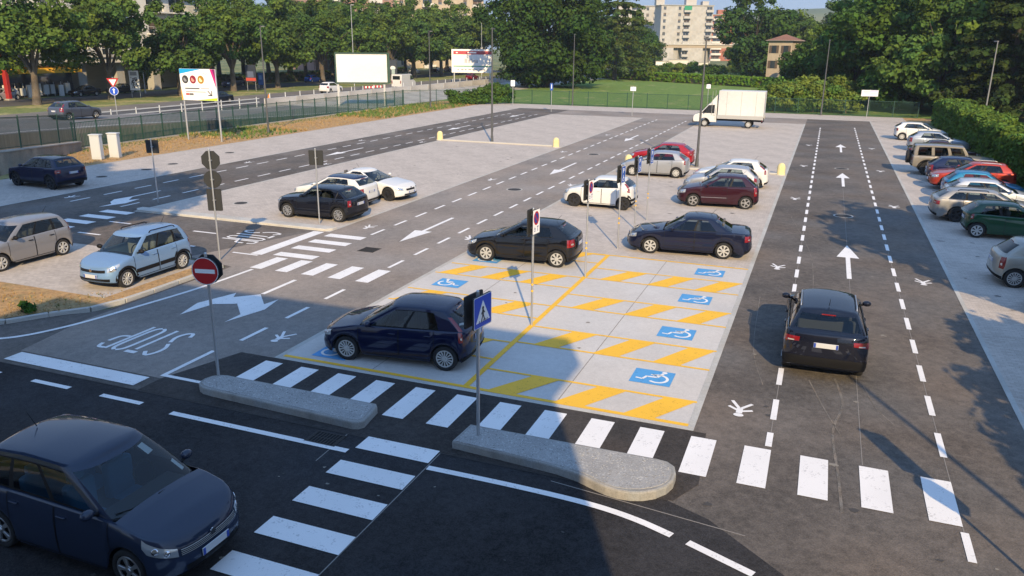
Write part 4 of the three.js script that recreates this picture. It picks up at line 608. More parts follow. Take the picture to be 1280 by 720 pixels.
avCar('dark red car on the avenue beneath the red headed billboard', H5({ paint: paint(0.16, 0.006, 0.012) }), 590, 100, PI / 2);

// white box lorry
{
  const G = thing('box_lorry', 'white box lorry parked across the far end of the bays', 'lorry', -8.6, 0, -78.9, PI), white = paint(0.62, 0.62, 0.61, 0);
  const cs = new THREE.Shape([[3.05, .45], [3.12, .6], [3.1, .95], [2.95, 1.12], [2.45, 1.3], [1.72, 2.12], [1.5, 2.2], [0.95, 2.25], [0.95, .45], [1.55, .45], [1.62, .62], [1.8, .78], [2.02, .83], [2.24, .78], [2.4, .62], [2.47, .45]].map(([x, y]) => new THREE.Vector2(x, y)));
  mesh('cab', new THREE.ExtrudeGeometry(cs, { depth: 1.86, bevelEnabled: true, bevelThickness: 0.07, bevelSize: 0.05, bevelOffset: -0.05, bevelSegments: 3 }).translate(0, 0, -0.93), white, G);
  const df = new THREE.Shape([[1.62, 2.16], [1.35, 2.55], [0.98, 3.0], [0.98, 2.2]].map(([x, y]) => new THREE.Vector2(x, y)));
  mesh('roof_deflector', new THREE.ExtrudeGeometry(df, { depth: 1.6, bevelEnabled: true, bevelThickness: 0.05, bevelSize: 0.04, bevelOffset: -0.04, bevelSegments: 2 }).translate(0, 0, -0.8), white, G);
  for (const s of [1, -1]) {
    const wg = new THREE.Shape([[2.35, 1.28], [1.72, 2.02], [1.15, 2.06], [1.15, 1.28]].map(([x, y]) => new THREE.Vector2(x, y)));
    mesh('side_window', new THREE.ExtrudeGeometry(wg, { depth: 0.012, bevelEnabled: false }).translate(0, 0, s > 0 ? 1.0 : -1.012), M.darkWindow ??= new THREE.MeshPhysicalMaterial({ color: lin(0.012, 0.016, 0.02), roughness: 0.04, clearcoat: 1 }), G);
    mesh('wing_mirror', rbox(0.1, 0.32, 0.16, 0.04, 2.05, 1.45, s * 1.16), M.trim, G); mesh('headlight', rbox(0.12, 0.22, 0.3, 0.05, 3.0, 0.98, s * 0.78), M.lampGlass, G); mesh('taillight', box(0.05, 0.14, 0.3, -3.22, 0.72, s * 0.85), M.tailGlass, G);
    mesh('door_line', box(0.02, 1.1, 0.01, 1.06, 1.2, s * 1.002), M.trim, G); mesh('door_handle', box(0.16, 0.03, 0.03, 1.2, 1.12, s * 1.01), M.trim, G);
    mesh('mudguard', box(0.95, 0.04, 0.34, -2.0, 0.86, s * 0.86), M.trim, G);
  }
  mesh('windshield', rbox(1.14, 0.02, 1.66, 0.01, 0, 0, 0).rotateZ(-0.843).translate(2.11, 1.735, 0), M.darkWindow, G);
  mesh('front_bumper', rbox(0.35, 0.34, 1.96, 0.08, 3.02, 0.55, 0), std({ color: lin(0.07, 0.07, 0.075), roughness: 0.8 }), G);
  const bx = mesh('box_body', rbox(4.15, 2.35, 2.12, 0.03, -1.22, 2.2, 0), std({ map: granular(401, [0.56, 0.56, 0.545], 0.04, 0.06, 0.16, 6, 256), roughness: 0.55 }), G);
  for (let i = 0; i < 4; i++) for (const s of [1, -1]) mesh('panel_seam', box(0.03, 2.2, 0.012, -3.2 + i * 1.32 + 0.65, 2.2, s * 1.063), M.seam ??= std({ color: lin(0.3, 0.3, 0.29), roughness: 0.6 }), bx);
  mesh('side_board', merge([box(4.2, 0.34, 0.02, -1.22, 0.98, 1.07), box(4.2, 0.34, 0.02, -1.22, 0.98, -1.07), box(4.2, 0.03, 0.024, -1.22, 1.16, 1.07)]), std({ color: lin(0.42, 0.42, 0.41), roughness: 0.5, metalness: 0.3 }), G);
  mesh('chassis', merge([box(5.2, 0.18, 0.09, -0.5, 0.68, 0.4), box(5.2, 0.18, 0.09, -0.5, 0.68, -0.4), box(0.12, 0.14, 1.9, -3.2, 0.6, 0), box(0.12, 0.3, 0.06, -3.2, 0.75, 0.5), box(1.2, 0.12, 0.05, -0.4, 0.62, 0.95)]), M.trim, G);
  for (const s of [1, -1]) { addWheel(G, 2.02, s * 0.86, 0.34, 0.2, 'steel', M.hubcap); addWheel(G, -2.01, s * 0.86, 0.34, 0.36, 'steel', M.hubcap); }
}
// white van on the avenue
{
  const p = at(505, 110), G = thing('white_van', 'white van on the avenue beside the blank billboard', 'van', p.x, 0, p.z, PI / 2), white = paint(0.62, 0.62, 0.61, 0);
  const s = new THREE.Shape([[-2.6, .35], [-2.62, 1.2], [-2.5, 2.35], [0.7, 2.4], [1.1, 2.25], [1.85, 1.35], [2.45, 1.1], [2.55, .8], [2.5, .35]].map(([x, y]) => new THREE.Vector2(x, y)));
  mesh('body', new THREE.ExtrudeGeometry(s, { depth: 1.8, bevelEnabled: true, bevelThickness: 0.09, bevelSize: 0.07, bevelOffset: -0.07, bevelSegments: 3 }).translate(0, 0, -0.9), white, G);
  for (const q of [1, -1]) { const w = new THREE.Shape([[1.72, 1.4], [1.08, 2.12], [0.5, 2.14], [0.5, 1.4]].map(([x, y]) => new THREE.Vector2(x, y))); mesh('side_window', new THREE.ExtrudeGeometry(w, { depth: 0.01, bevelEnabled: false }).translate(0, 0, q > 0 ? 0.99 : -1.0), M.darkWindow, G); mesh('taillight', box(0.04, 0.5, 0.14, -2.64, 1.1, q * 0.82), M.tailGlass, G); for (const x of [1.6, -1.6]) addWheel(G, x, q * 0.86, 0.34, 0.22, 'steel', M.hubcap); }
  mesh('rear_window', box(0.02, 0.6, 1.4, -2.6, 1.8, 0, 0, 0, -0.1), M.darkWindow, G);
}
// ================================================================ signs, lamps, fences
const SIGNPOST = 'sign posts of the car park';
function canvasTex(w, h, draw) { const c = document.createElement('canvas'); c.width = w; c.height = h; draw(c.getContext('2d'), w, h); const t = new THREE.CanvasTexture(c); t.colorSpace = THREE.SRGBColorSpace; t.anisotropy = 8; return t; }
const printed = (w, h, draw, rough = 0.45) => std({ map: canvasTex(w, h, draw), roughness: rough });
const pole = (g, h, r = 0.03, lean = 0) => mesh('post', merge([rod(V(0, -0.05, 0), V(lean, h, 0), r, r, 12), new THREE.SphereGeometry(r, 10, 6).translate(lean, h, 0)]), M.steel, g);
const clamps = (g, ys, z) => mesh('clamp', merge(ys.map((y) => box(0.1, 0.04, 0.07, 0, y, z))), M.steel, g);
const regular = (n, r, a0 = 0) => { const s = new THREE.Shape(); for (let i = 0; i < n; i++) { const a = a0 + i / n * Math.PI * 2; i ? s.lineTo(r * Math.cos(a), r * Math.sin(a)) : s.moveTo(r * Math.cos(a), r * Math.sin(a)); } s.closePath(); return s; };
const squareShape = (w, h) => { const s = new THREE.Shape(), r = 0.035; s.moveTo(-w / 2 + r, -h / 2); s.lineTo(w / 2 - r, -h / 2); s.quadraticCurveTo(w / 2, -h / 2, w / 2, -h / 2 + r); s.lineTo(w / 2, h / 2 - r); s.quadraticCurveTo(w / 2, h / 2, w / 2 - r, h / 2); s.lineTo(-w / 2 + r, h / 2); s.quadraticCurveTo(-w / 2, h / 2, -w / 2, h / 2 - r); s.lineTo(-w / 2, -h / 2 + r); s.quadraticCurveTo(-w / 2, -h / 2, -w / 2 + r, -h / 2); return s; };
/** a sign plate: a tray with a folded rim, dark at the back; face: [shape, material] layers on its front. It faces local +z, then turns. */
function plate(parent, shape, y, turn, layers, off = 0.05, rim = 0.03, name = 'sign_plate') {
  const p = mesh(name, new THREE.ExtrudeGeometry(shape, { depth: rim, bevelEnabled: false, curveSegments: 24 }), M.plateBack, parent);
  p.position.set(Math.sin(turn) * off, y, Math.cos(turn) * off); p.rotation.y = turn;
  layers.forEach(([s, m, n], i) => mesh(n || 'sign_face', new THREE.ShapeGeometry(s, 24).translate(0, 0, rim + 0.002 + i * 0.002), m, p));
  return p;
}
const circle = (r, x = 0, y = 0) => { const s = new THREE.Shape(); s.absarc(x, y, r, 0, Math.PI * 2); return s; };
const rectS = (x0, x1, y0, y1) => new THREE.Shape([[x0, y0], [x1, y0], [x1, y1], [x0, y1]].map(([x, y]) => new THREE.Vector2(x, y)));
const tri = (r, y = 0) => regular(3, r, Math.PI / 2);
// no entry sign with the back of a stop sign
{
  const g = thing('no_entry_sign', 'round red no entry sign on a steel post standing on the long pebbled island', 'road sign', -11.86, 0.17, -12.72, 0); pole(g, 2.78, 0.032); clamps(g, [2.2, 2.6], 0.03);
  plate(g, circle(0.305), 2.42, 0.22, [[circle(0.3), M.signWhite, 'white_rim'], [circle(0.285), M.signRed, 'red_disc'], [rectS(-0.225, 0.225, -0.045, 0.045), M.signWhite, 'white_bar']], 0.06);
  plate(g, regular(8, 0.33, Math.PI / 8), 2.44, Math.PI + 0.22, [[regular(8, 0.32, Math.PI / 8), M.signWhite], [regular(8, 0.305, Math.PI / 8), M.signRed]], 0.06, 0.03, 'stop_plate');
}
// pedestrian crossing sign
{
  const g = thing('crossing_sign', 'square blue pedestrian crossing sign on the rounded pebbled island', 'road sign', -5.41, 0.17, -12.32, 0); pole(g, 2.84, 0.032); clamps(g, [2.3, 2.7], 0.03);
  const walker = () => {
    const parts = [circle(0.032, 0.0, 0.09)], limb = (a, b, w) => { const d = Math.hypot(b[0] - a[0], b[1] - a[1]), nx = -(b[1] - a[1]) / d * w / 2, ny = (b[0] - a[0]) / d * w / 2; parts.push(new THREE.Shape([[a[0] + nx, a[1] + ny], [b[0] + nx, b[1] + ny], [b[0] - nx, b[1] - ny], [a[0] - nx, a[1] - ny]].map(([x, y]) => new THREE.Vector2(x, y)))); };
    limb([0, 0.06], [-0.005, -0.04], 0.055); limb([-0.005, -0.03], [-0.06, -0.16], 0.03); limb([0, -0.03], [0.06, -0.16], 0.03); limb([0, 0.05], [-0.06, -0.02], 0.022); limb([0.005, 0.05], [0.06, -0.01], 0.022);
    for (const x of [-0.13, -0.065, 0, 0.065, 0.13]) limb([x - 0.012, -0.175], [x + 0.015, -0.13], 0.02);
    return parts;
  };
  for (const [turn, n] of [[1.42, 'front'], [Math.PI + 1.42, 'back']]) {
    const p = plate(g, squareShape(0.6, 0.6), 2.5, turn, [[squareShape(0.59, 0.59), M.signWhite, 'white_rim'], [squareShape(0.565, 0.565), M.signBlue, 'blue_field'], [tri(0.27).clone(), M.signWhite, 'white_triangle']], 0.075);
    p.children[2].position.y = -0.06; mesh('walking_figure', new THREE.ShapeGeometry(walker(), 10).translate(0, -0.03, 0.03 + 0.0085), M.signBlack, p);
  }
}
// posts seen from behind: dark backs of plates
function backPost(x, z, h, kinds, label, turn = Math.PI, lean = 0) {
  const g = thing('road_sign', label, 'road sign', x, 0, z, 0, SIGNPOST); pole(g, h, 0.03, lean);
  for (const [kind, y] of kinds) {
    const sh = kind === 'oct' ? regular(8, 0.33, Math.PI / 8) : kind === 'round' ? circle(0.3) : kind === 'tall' ? squareShape(0.5, 0.75) : squareShape(0.6, 0.6);
    plate(g, sh, y, turn, [[kind === 'oct' ? regular(8, 0.315, Math.PI / 8) : kind === 'round' ? circle(0.285) : kind === 'tall' ? squareShape(0.48, 0.73) : squareShape(0.58, 0.58), kind === 'oct' ? M.signRed : M.signBlue]], 0.05);
    mesh('clamp', box(0.1, 0.035, 0.06, 0, y, -0.02), M.steel, g); mesh('maker_label', new THREE.CircleGeometry(0.035, 10).rotateY(0).translate(-0.14, y - 0.1, -0.048), M.plateEdge, g);
  }
  return g;
}
backPost(-19.0, -21.04, 3.82, [['oct', 3.45], ['round', 2.8], ['tall', 2.1]], 'post with dark backs of octagonal, round and oblong plates by the stop lettering', Math.PI + 0.35);
backPost(-28.77, -28.2, 2.95, [['square', 2.6]], 'post with the dark back of one square plate at the corner of the bay block', Math.PI + 0.3);
backPost(-19.2, -27.3, 3.12, [['square', 2.75]], 'post with the dark back of one square plate beside the black retro hatchback', Math.PI + 0.3);
// double plates between the accessible bays
const noParking = printed(128, 176, (c, w, h) => {
  c.fillStyle = '#eeecea'; c.fillRect(0, 0, w, h); c.lineWidth = 13; c.strokeStyle = '#b01322'; c.fillStyle = '#1b3a8c'; c.beginPath(); c.arc(64, 62, 44, 0, 7); c.fill(); c.stroke(); c.beginPath(); c.moveTo(34, 32); c.lineTo(94, 92); c.stroke();
  c.strokeStyle = '#27357a'; c.lineWidth = 5; c.beginPath(); c.arc(38, 146, 12, 0, 7); c.stroke(); c.fillStyle = '#27357a'; c.fillRect(34, 122, 6, 20); c.fillRect(78, 122, 30, 8); c.fillRect(88, 134, 10, 26);
});
const bluePark = printed(96, 160, (c, w, h) => {
  c.fillStyle = '#e9ecf0'; c.fillRect(0, 0, w, h); c.fillStyle = '#1c4fa8'; c.fillRect(5, 5, w - 10, h - 10); c.fillStyle = '#f3f5f8'; c.font = 'bold 66px sans-serif'; c.textAlign = 'center'; c.fillText('P', 48, 68);
  c.strokeStyle = '#f3f5f8'; c.lineWidth = 7; c.beginPath(); c.arc(48, 122, 18, -0.6, 3.6); c.stroke(); c.fillRect(42, 84, 10, 30); c.fillRect(42, 108, 26, 8);
});
function doublePlate(x, z, mat, label, h = 3.1) {
  const g = thing('parking_sign', label, 'road sign', x, 0, z, 0, SIGNPOST); pole(g, h, 0.03); clamps(g, [h - 0.15, h - 0.5], 0);
  for (const turn of [Math.PI / 2 - 0.12, -Math.PI / 2 - 0.12]) {
    const p = plate(g, squareShape(0.4, 0.64), h - 0.33, turn, [], 0.055, 0.03);
    const f = new THREE.PlaneGeometry(0.39, 0.63).translate(0, 0, 0.033); mesh('printed_face', f, mat, p);
  }
  for (const y of [0.96, 1.14]) mesh('tape_band', cyl(0.032, 0.032, 0.05, 0, y, 0, 12), M.yellow, g);
  return g;
}
doublePlate(-6.72, -18.9, noParking, 'white plate with a round prohibition mark between the two rows of accessible bays', 3.2);
doublePlate(-6.69, -23.96, noParking, 'double sided white prohibition plate behind the black five door hatchback', 3.2);
doublePlate(-6.64, -28.1, bluePark, 'double sided blue plate at the corner of the accessible bays', 3.12);
doublePlate(-6.82, -31.69, bluePark, 'double sided blue plate behind the small white five door hatchback', 3.0);
doublePlate(-6.72, -33.6, bluePark, 'double sided blue plate between the white and burgundy hatchbacks', 3.1);
// small far signs
const farSign = (x, z, h, w, hh, mat, label) => { const g = thing('road_sign', label, 'road sign', x, 0, z, 0, SIGNPOST); pole(g, h, 0.035); const p = plate(g, squareShape(w, hh), h - hh / 2, 0.1, [], 0.05); mesh('printed_face', new THREE.PlaneGeometry(w * 0.97, hh * 0.97).translate(0, 0, 0.033), mat, p); return g; };
const paleFace = printed(64, 64, (c) => { c.fillStyle = '#dfe3ea'; c.fillRect(0, 0, 64, 64); c.fillStyle = '#8f98a8'; c.fillRect(8, 20, 30, 6); c.fillRect(8, 34, 40, 5); });
const blueFace = printed(64, 64, (c) => { c.fillStyle = '#2b55a5'; c.fillRect(0, 0, 64, 64); c.fillStyle = '#e8eaf0'; c.fillRect(24, 10, 16, 40); });
farSign(-36.71, -94.77, 3.1, 0.55, 0.75, paleFace, 'small pale square sign in front of the ivy covered fence');
farSign(-29.19, -87.5, 3.2, 0.35, 0.8, blueFace, 'narrow blue sign at the far corner of the left bay block');
farSign(-19.58, -86.5, 3.1, 0.62, 0.45, paleFace, 'pale sign on a thin post at the far end of the middle lane');
farSign(4.28, -96.7, 2.95, 1.75, 0.68, printed(128, 64, (c) => { c.fillStyle = '#d9dbe0'; c.fillRect(0, 0, 128, 64); c.fillStyle = '#9aa0ae'; c.fillRect(14, 14, 60, 6); c.fillRect(20, 28, 44, 5); c.fillRect(70, 34, 48, 4); c.fillStyle = '#b9bdd6'; c.fillRect(66, 4, 58, 20); }), 'wide pale notice board at the far end of the arrow lane');
farSign(-13.4, -99.6, 3.0, 0.5, 0.5, paleFace, 'small sign behind the fence beside the lorry cab');
// post and signs outside the frame on the right: only their shadows are seen on the lane
{
  const g = thing('road_sign', 'tall sign post with a long direction plate at the car park entry', 'road sign', 4.15, 0, -10.35, 0, SIGNPOST); pole(g, 3.25, 0.03);
  plate(g, squareShape(0.5, 0.9), 2.75, Math.PI * 0.9, [[squareShape(0.48, 0.88), M.signBlue]]); plate(g, regular(8, 0.33, Math.PI / 8), 1.95, Math.PI * 0.9, [[regular(8, 0.31, Math.PI / 8), M.signRed]]);
}
// lamp posts
function lampPost(x, z, h, label, turn = 0, mat = M.lampPost) {
  const g = thing('lamp_post', label, 'lamp post', x, 0, z, turn, 'lamp posts');
  mesh('post', merge([rod(V(0, -0.1, 0), V(0, h, 0), 0.085, 0.045, 10), cyl(0.12, 0.1, 0.5, 0, 0, 0, 12)]), mat, g); mesh('hatch', box(0.11, 0.3, 0.02, 0, 1.0, 0.075), mat, g);
  const head = mesh('lamp_head', rbox(0.5, 0.07, 0.2, 0.03, 0.22, h + 0.02, 0), mat, g); mesh('lens', box(0.3, 0.02, 0.14, 0.28, h - 0.02, 0), M.signWhite, head); return g;
}
lampPost(-23.78, -57.0, 8.4, 'slim lamp post on the kerb of the left bay block', 1.6);
lampPost(-7.2, -50.9, 7.8, 'slim lamp post behind the silver five door hatchback', 1.6);
lampPost(-29.97, -98.3, 8.6, 'slim lamp post in front of the big round tree', 1.6);
lampPost(-43.1, -54.9, 8.5, 'slim lamp post on the verge right of the colourful billboard', 0);
lampPost(-43.4, -85.2, 8.7, 'slim lamp post on the verge beyond the blank billboard', 0);
lampPost(-0.43, -97.6, 8.1, 'slim lamp post by the far fence behind the lorry', 1.6);
lampPost(14.2, -88, 8.0, 'slim lamp post rising from behind the clipped hedge', 2, std({ color: lin(0.2, 0.2, 0.2), roughness: 0.5 }));
lampPost(7.5, -5.9, 8.2, 'slim lamp post by the car park entry', 2.2);
for (const [px, z, lab] of [[441, -112, 'tall pale lamp column behind the blank billboard'], [602, -170, 'tall pale lamp column above the red headed billboard'], [175, -92, 'tall pale lamp column among the avenue trees']]) { const p = atZ(px, 60, z); lampPost(p.x, z, 13, lab, 0.4, M.steel); }
// yellow bollards
for (const [x, z, lab] of [[-28.2, -56.9, 'pale yellow domed bollard at the kerb end by the left lane'], [-18.4, -56.5, 'pale yellow domed bollard at the kerb end by the middle lane'], [-11.25, -49.4, 'pale yellow domed bollard beside the red and silver hatchbacks'], [-2.05, -49.5, 'pale yellow domed bollard at the kerb end by the arrow lane']]) {
  const g = thing('bollard', lab, 'bollard', x, 0, z, 0, 'pale yellow bollards'); mesh('bollard_body', new THREE.LatheGeometry([[0, .72], [.12, .69], [.2, .6], [.235, .45], [.24, .06], [.27, .05], [.28, 0]].map(([a, b]) => new THREE.Vector2(a, b)), 20), M.cream, g); mesh('bollard_foot', cyl(0.3, 0.28, 0.05, 0, 0, 0, 20), M.kerb, g);
}
// two pale switch cabinets
for (const [x, z, lab] of [[-42.9, -37.6, 'pale grey switch cabinet on the verge nearer the retaining wall'], [-42.65, -38.75, 'pale grey switch cabinet on the verge further from the retaining wall']]) {
  const g = thing('switch_cabinet', lab, 'cabinet', x, 0, z, 0.35, 'pale switch cabinets'); mesh('cabinet_body', rbox(0.62, 1.5, 0.4, 0.02, 0, 0.78, 0), M.cabinet, g); mesh('cabinet_cap', rbox(0.7, 0.08, 0.48, 0.02, 0, 1.57, 0), M.cabinet, g); mesh('cabinet_door', rbox(0.54, 1.3, 0.02, 0.008, 0, 0.8, 0.205), M.cabinet, g); mesh('plinth', box(0.66, 0.1, 0.44, 0, 0.03, 0), M.oldConcrete, g);
}
// billboards
{
  const g = thing('billboard', 'colourful printed billboard on two white posts with three round logos', 'billboard', -44.15, 0, -48.6, 0.0);
  for (const x of [-1.6, 1.6]) mesh('post', cyl(0.07, 0.07, 5.3, x, 0, 0.0, 12), M.steel, g);
  const p = mesh('board', box(3.36, 2.3, 0.05, 0, 4.18, 0.09), M.signWhite, g);
  mesh('print', new THREE.PlaneGeometry(3.34, 2.28).translate(0, 4.18, 0.119), printed(512, 350, (c, w, h) => {
    c.fillStyle = '#f4f1ee'; c.fillRect(0, 0, w, h); const poly = (col, ...q) => { c.fillStyle = col; c.beginPath(); q.forEach(([x, y], i) => i ? c.lineTo(x, y) : c.moveTo(x, y)); c.fill(); };
    poly('#1b9fd8', [0, 0], [320, 0], [0, 58]); poly('#c2267c', [440, 0], [512, 0], [512, 210]); poly('#7d1d5c', [470, 0], [512, 0], [512, 120]); poly('#f0a21c', [0, 190], [22, 350], [0, 350]); poly('#b5cc2a', [230, 350], [512, 318], [512, 350]);
    [[74, '#3c3c3e', '#8d8d90'], [186, '#8c2436', '#c98'], [300, '#a87a22', '#efe2b0']].forEach(([x, a, b]) => { c.fillStyle = a; c.beginPath(); c.arc(x, 118, 46, 0, 7); c.fill(); c.fillStyle = b; c.beginPath(); c.arc(x, 118, 26, 0.5, 4.2); c.fill(); });
    c.fillStyle = '#55565a'; c.fillRect(60, 212, 210, 14); c.fillStyle = '#9a9a9e'; c.fillRect(290, 212, 120, 9); c.fillStyle = '#77787c'; c.fillRect(66, 252, 290, 8); c.fillStyle = '#b3524a'; c.fillRect(64, 272, 50, 24); c.fillStyle = '#6a6a66'; c.fillRect(116, 272, 60, 24);
    c.strokeStyle = '#151515'; c.lineWidth = 11; c.beginPath(); c.moveTo(384, 240); c.lineTo(430, 286); c.moveTo(440, 240); c.lineTo(440, 292); c.lineTo(386, 292); c.stroke();
    c.strokeStyle = '#7faa8a'; c.lineWidth = 4; c.beginPath(); c.arc(350, 70, 22, 3.6, 5.6); c.stroke(); c.strokeStyle = '#d88'; c.beginPath(); c.arc(390, 72, 22, 3.6, 5.6); c.stroke();
  }), p);
}
{
  const c0 = V(-52.5, 0, -85.2), g = thing('billboard', 'blank white billboard in a dark green frame behind the fence', 'billboard', c0.x, -0.15, c0.z, 0.52);
  for (const x of [-2.9, 2.6]) mesh('post', box(0.22, 6.0, 0.22, x, 3.0, 0), M.steel, g);
  const p = mesh('board_frame', merge([box(6.3, 0.16, 0.3, 0, 6.32, 0.15), box(6.3, 0.16, 0.3, 0, 2.9, 0.15), box(0.16, 3.26, 0.3, -3.07, 4.61, 0.15), box(0.2, 3.5, 0.5, 3.2, 4.61, 0.1), box(6.2, 3.3, 0.08, 0, 4.61, 0.02)]), M.fenceGreen, g); mesh('board_face', box(5.98, 3.26, 0.04, 0, 4.61, 0.2), std({ map: granular(631, [0.70, 0.69, 0.69], 0.02, 0.04, 0.08, 4, 256), roughness: 0.6 }), p);
}
{
  const a = at(570, 103), g = thing('billboard', 'white printed billboard with a red band and green line beside the big tree', 'billboard', a.x + 3.6, 0, a.z, 0.3);
  for (const x of [-3.6, 3.6]) mesh('post', box(0.2, 2.6, 0.2, x, 1.3, 0), M.steel, g);
  const p = mesh('board', box(8.2, 4.5, 0.2, 0, 4.2, 0.1), M.signWhite, g);
  mesh('print', new THREE.PlaneGeometry(8.1, 4.4).translate(0, 4.2, 0.205), printed(512, 280, (c, w, h) => { c.fillStyle = '#f2f0ec'; c.fillRect(0, 0, w, h); c.fillStyle = '#b4474d'; c.fillRect(20, 18, 480, 42); c.fillStyle = '#f5f0ee'; c.fillRect(52, 32, 24, 14); c.fillRect(200, 30, 110, 16); c.fillStyle = '#b9b9bb'; c.fillRect(160, 110, 36, 54); c.fillRect(206, 126, 26, 38); c.fillRect(242, 110, 20, 54); c.fillRect(272, 126, 60, 38); c.fillStyle = '#2f8f68'; c.fillRect(20, 198, 480, 12); c.fillStyle = '#77777a'; for (let i = 0; i < 9; i++) c.fillRect(70 + i * 46, 240, 18 + (i * 13) % 20, 10); }), p);
}
// posters and small signs on the avenue
const poster = (px, z, y0, w, h, label, draw) => { const p = atZ(px, 100, z), g = thing('poster_panel', label, 'poster', p.x, 0, z, 0.25, 'poster panels on the avenue'); for (const x of [-w * 0.4, w * 0.4]) mesh('post', cyl(0.04, 0.04, y0 + 0.1, x, 0, 0, 8), M.steel, g); const b = mesh('panel', box(w, h, 0.1, 0, y0 + h / 2, 0), M.plateBack, g); mesh('print', new THREE.PlaneGeometry(w * 0.94, h * 0.95).translate(0, y0 + h / 2, 0.055), printed(96, 160, draw), b); };
poster(168, -84, 0.9, 1.5, 2.7, 'white poster panel with a black drawing on the tree verge', (c) => { c.fillStyle = '#dcdfe4'; c.fillRect(0, 0, 96, 160); c.fillStyle = '#8a8f9a'; c.fillRect(14, 10, 64, 30); c.fillStyle = '#2b2d33'; for (let i = 0; i < 26; i++) c.fillRect(16 + (i * 37) % 60, 52 + (i * 23) % 84, 5 + (i * 7) % 9, 8 + (i * 5) % 14); });
poster(314, -104, 1.4, 1.7, 2.6, 'dark poster panel on the tree verge right of the colourful billboard', (c) => { c.fillStyle = '#2a3346'; c.fillRect(0, 0, 96, 160); c.fillStyle = '#55607c'; c.fillRect(16, 60, 60, 60); c.fillStyle = '#b5483c'; c.fillRect(0, 124, 96, 30); });
poster(490, -140, 1.6, 2.2, 2.8, 'dark poster panel with a pale figure behind the white van', (c) => { c.fillStyle = '#343a44'; c.fillRect(0, 0, 96, 160); c.fillStyle = '#d4d6d9'; c.beginPath(); c.arc(60, 90, 24, 0, 7); c.fill(); c.fillStyle = '#9aa'; c.fillRect(48, 100, 30, 60); });
poster(326, -112, 0.5, 1.0, 2.0, 'blue poster panel under the avenue trees', (c) => { c.fillStyle = '#2d5fa8'; c.fillRect(0, 0, 96, 160); c.fillStyle = '#6f9ad0'; c.fillRect(20, 30, 50, 60); });
{
  const g = thing('yield_sign', 'red and white yield triangle above a round blue arrow sign on the avenue', 'road sign', -65.0, 0, -59.9, 0); pole(g, 3.9, 0.04);
  plate(g, regular(3, 0.66, -Math.PI / 2), 3.5, 0.6, [[regular(3, 0.63, -Math.PI / 2), M.signRed], [regular(3, 0.4, -Math.PI / 2), M.signWhite]]);
  plate(g, circle(0.42), 2.62, 0.6, [[circle(0.41), M.signWhite], [circle(0.38), M.signBlue], [new THREE.Shape([[0, .26], [.14, .08], [.05, .08], [.05, -.24], [-.05, -.24], [-.05, .08], [-.14, .08]].map(([x, y]) => new THREE.Vector2(x, y))), M.signWhite, 'arrow']]);
}
{ const p = V(-96.3, 0, -72.4), g = thing('shop_totem', 'tall leaning red totem by the shop with the yellow awning', 'totem', p.x, 0, p.z, 0); mesh('totem_body', rbox(0.62, 9.5, 0.45, 0.05, 0, 4.75, 0), std({ color: lin(0.33, 0.02, 0.018), roughness: 0.5 }), g); mesh('base', box(1.0, 0.2, 0.8, 0, 0.1, 0), M.oldConcrete, g); }
{ const p = at(205, 107), g = thing('street_hydrant', 'red hydrant on the grass in front of the concrete portico', 'hydrant', p.x, 0, p.z); mesh('body', new THREE.LatheGeometry([[0, .95], [.12, .9], [.16, .8], [.16, .72], [.13, .7], [.13, .15], [.2, .12], [.2, 0]].map(([a, b]) => new THREE.Vector2(a, b)), 14), M.orange, g); mesh('outlet', merge([rod(V(-0.24, .62, 0), V(.24, .62, 0), .06, .06)]), M.orange, g); }
// red and white works barriers beside the van
for (const [px, py, lab] of [[462, 117, 'red and white works barrier nearer the white crossover'], [472, 116, 'red and white works barrier next to the white van']]) { const p = at(px, py), g = thing('works_barrier', lab, 'barrier', p.x, 0, p.z, 0.5, 'works barriers on the avenue'); mesh('boards', merge([box(1.5, 0.3, 0.05, 0, 0.95, 0), box(1.5, 0.3, 0.05, 0, 0.45, 0)]), M.signRed, g); mesh('stripes', merge([-0.5, 0, 0.5].map((x) => box(0.22, 0.29, 0.055, x, 0.95, 0))), M.signWhite, g); mesh('legs', merge([box(0.06, 1.15, 0.06, -0.7, 0.57, 0), box(0.06, 1.15, 0.06, 0.7, 0.57, 0), box(0.06, 0.06, 0.6, -0.7, 0.03, 0), box(0.06, 0.06, 0.6, 0.7, 0.03, 0)]), M.signRed, g); }
{ const p = at(337, 130), g = thing('works_cone', 'orange works marker behind the green fence', 'cone', p.x, 0, p.z); mesh('cone', cyl(0.35, 0.08, 1.1, 0, 0.05, 0, 14), M.orange, g); mesh('foot', box(0.8, 0.06, 0.8, 0, 0.03, 0), M.orange, g); }

// ---- fences
const NET = std({ color: lin(0.02, 0.085, 0.06), roughness: 0.8 });
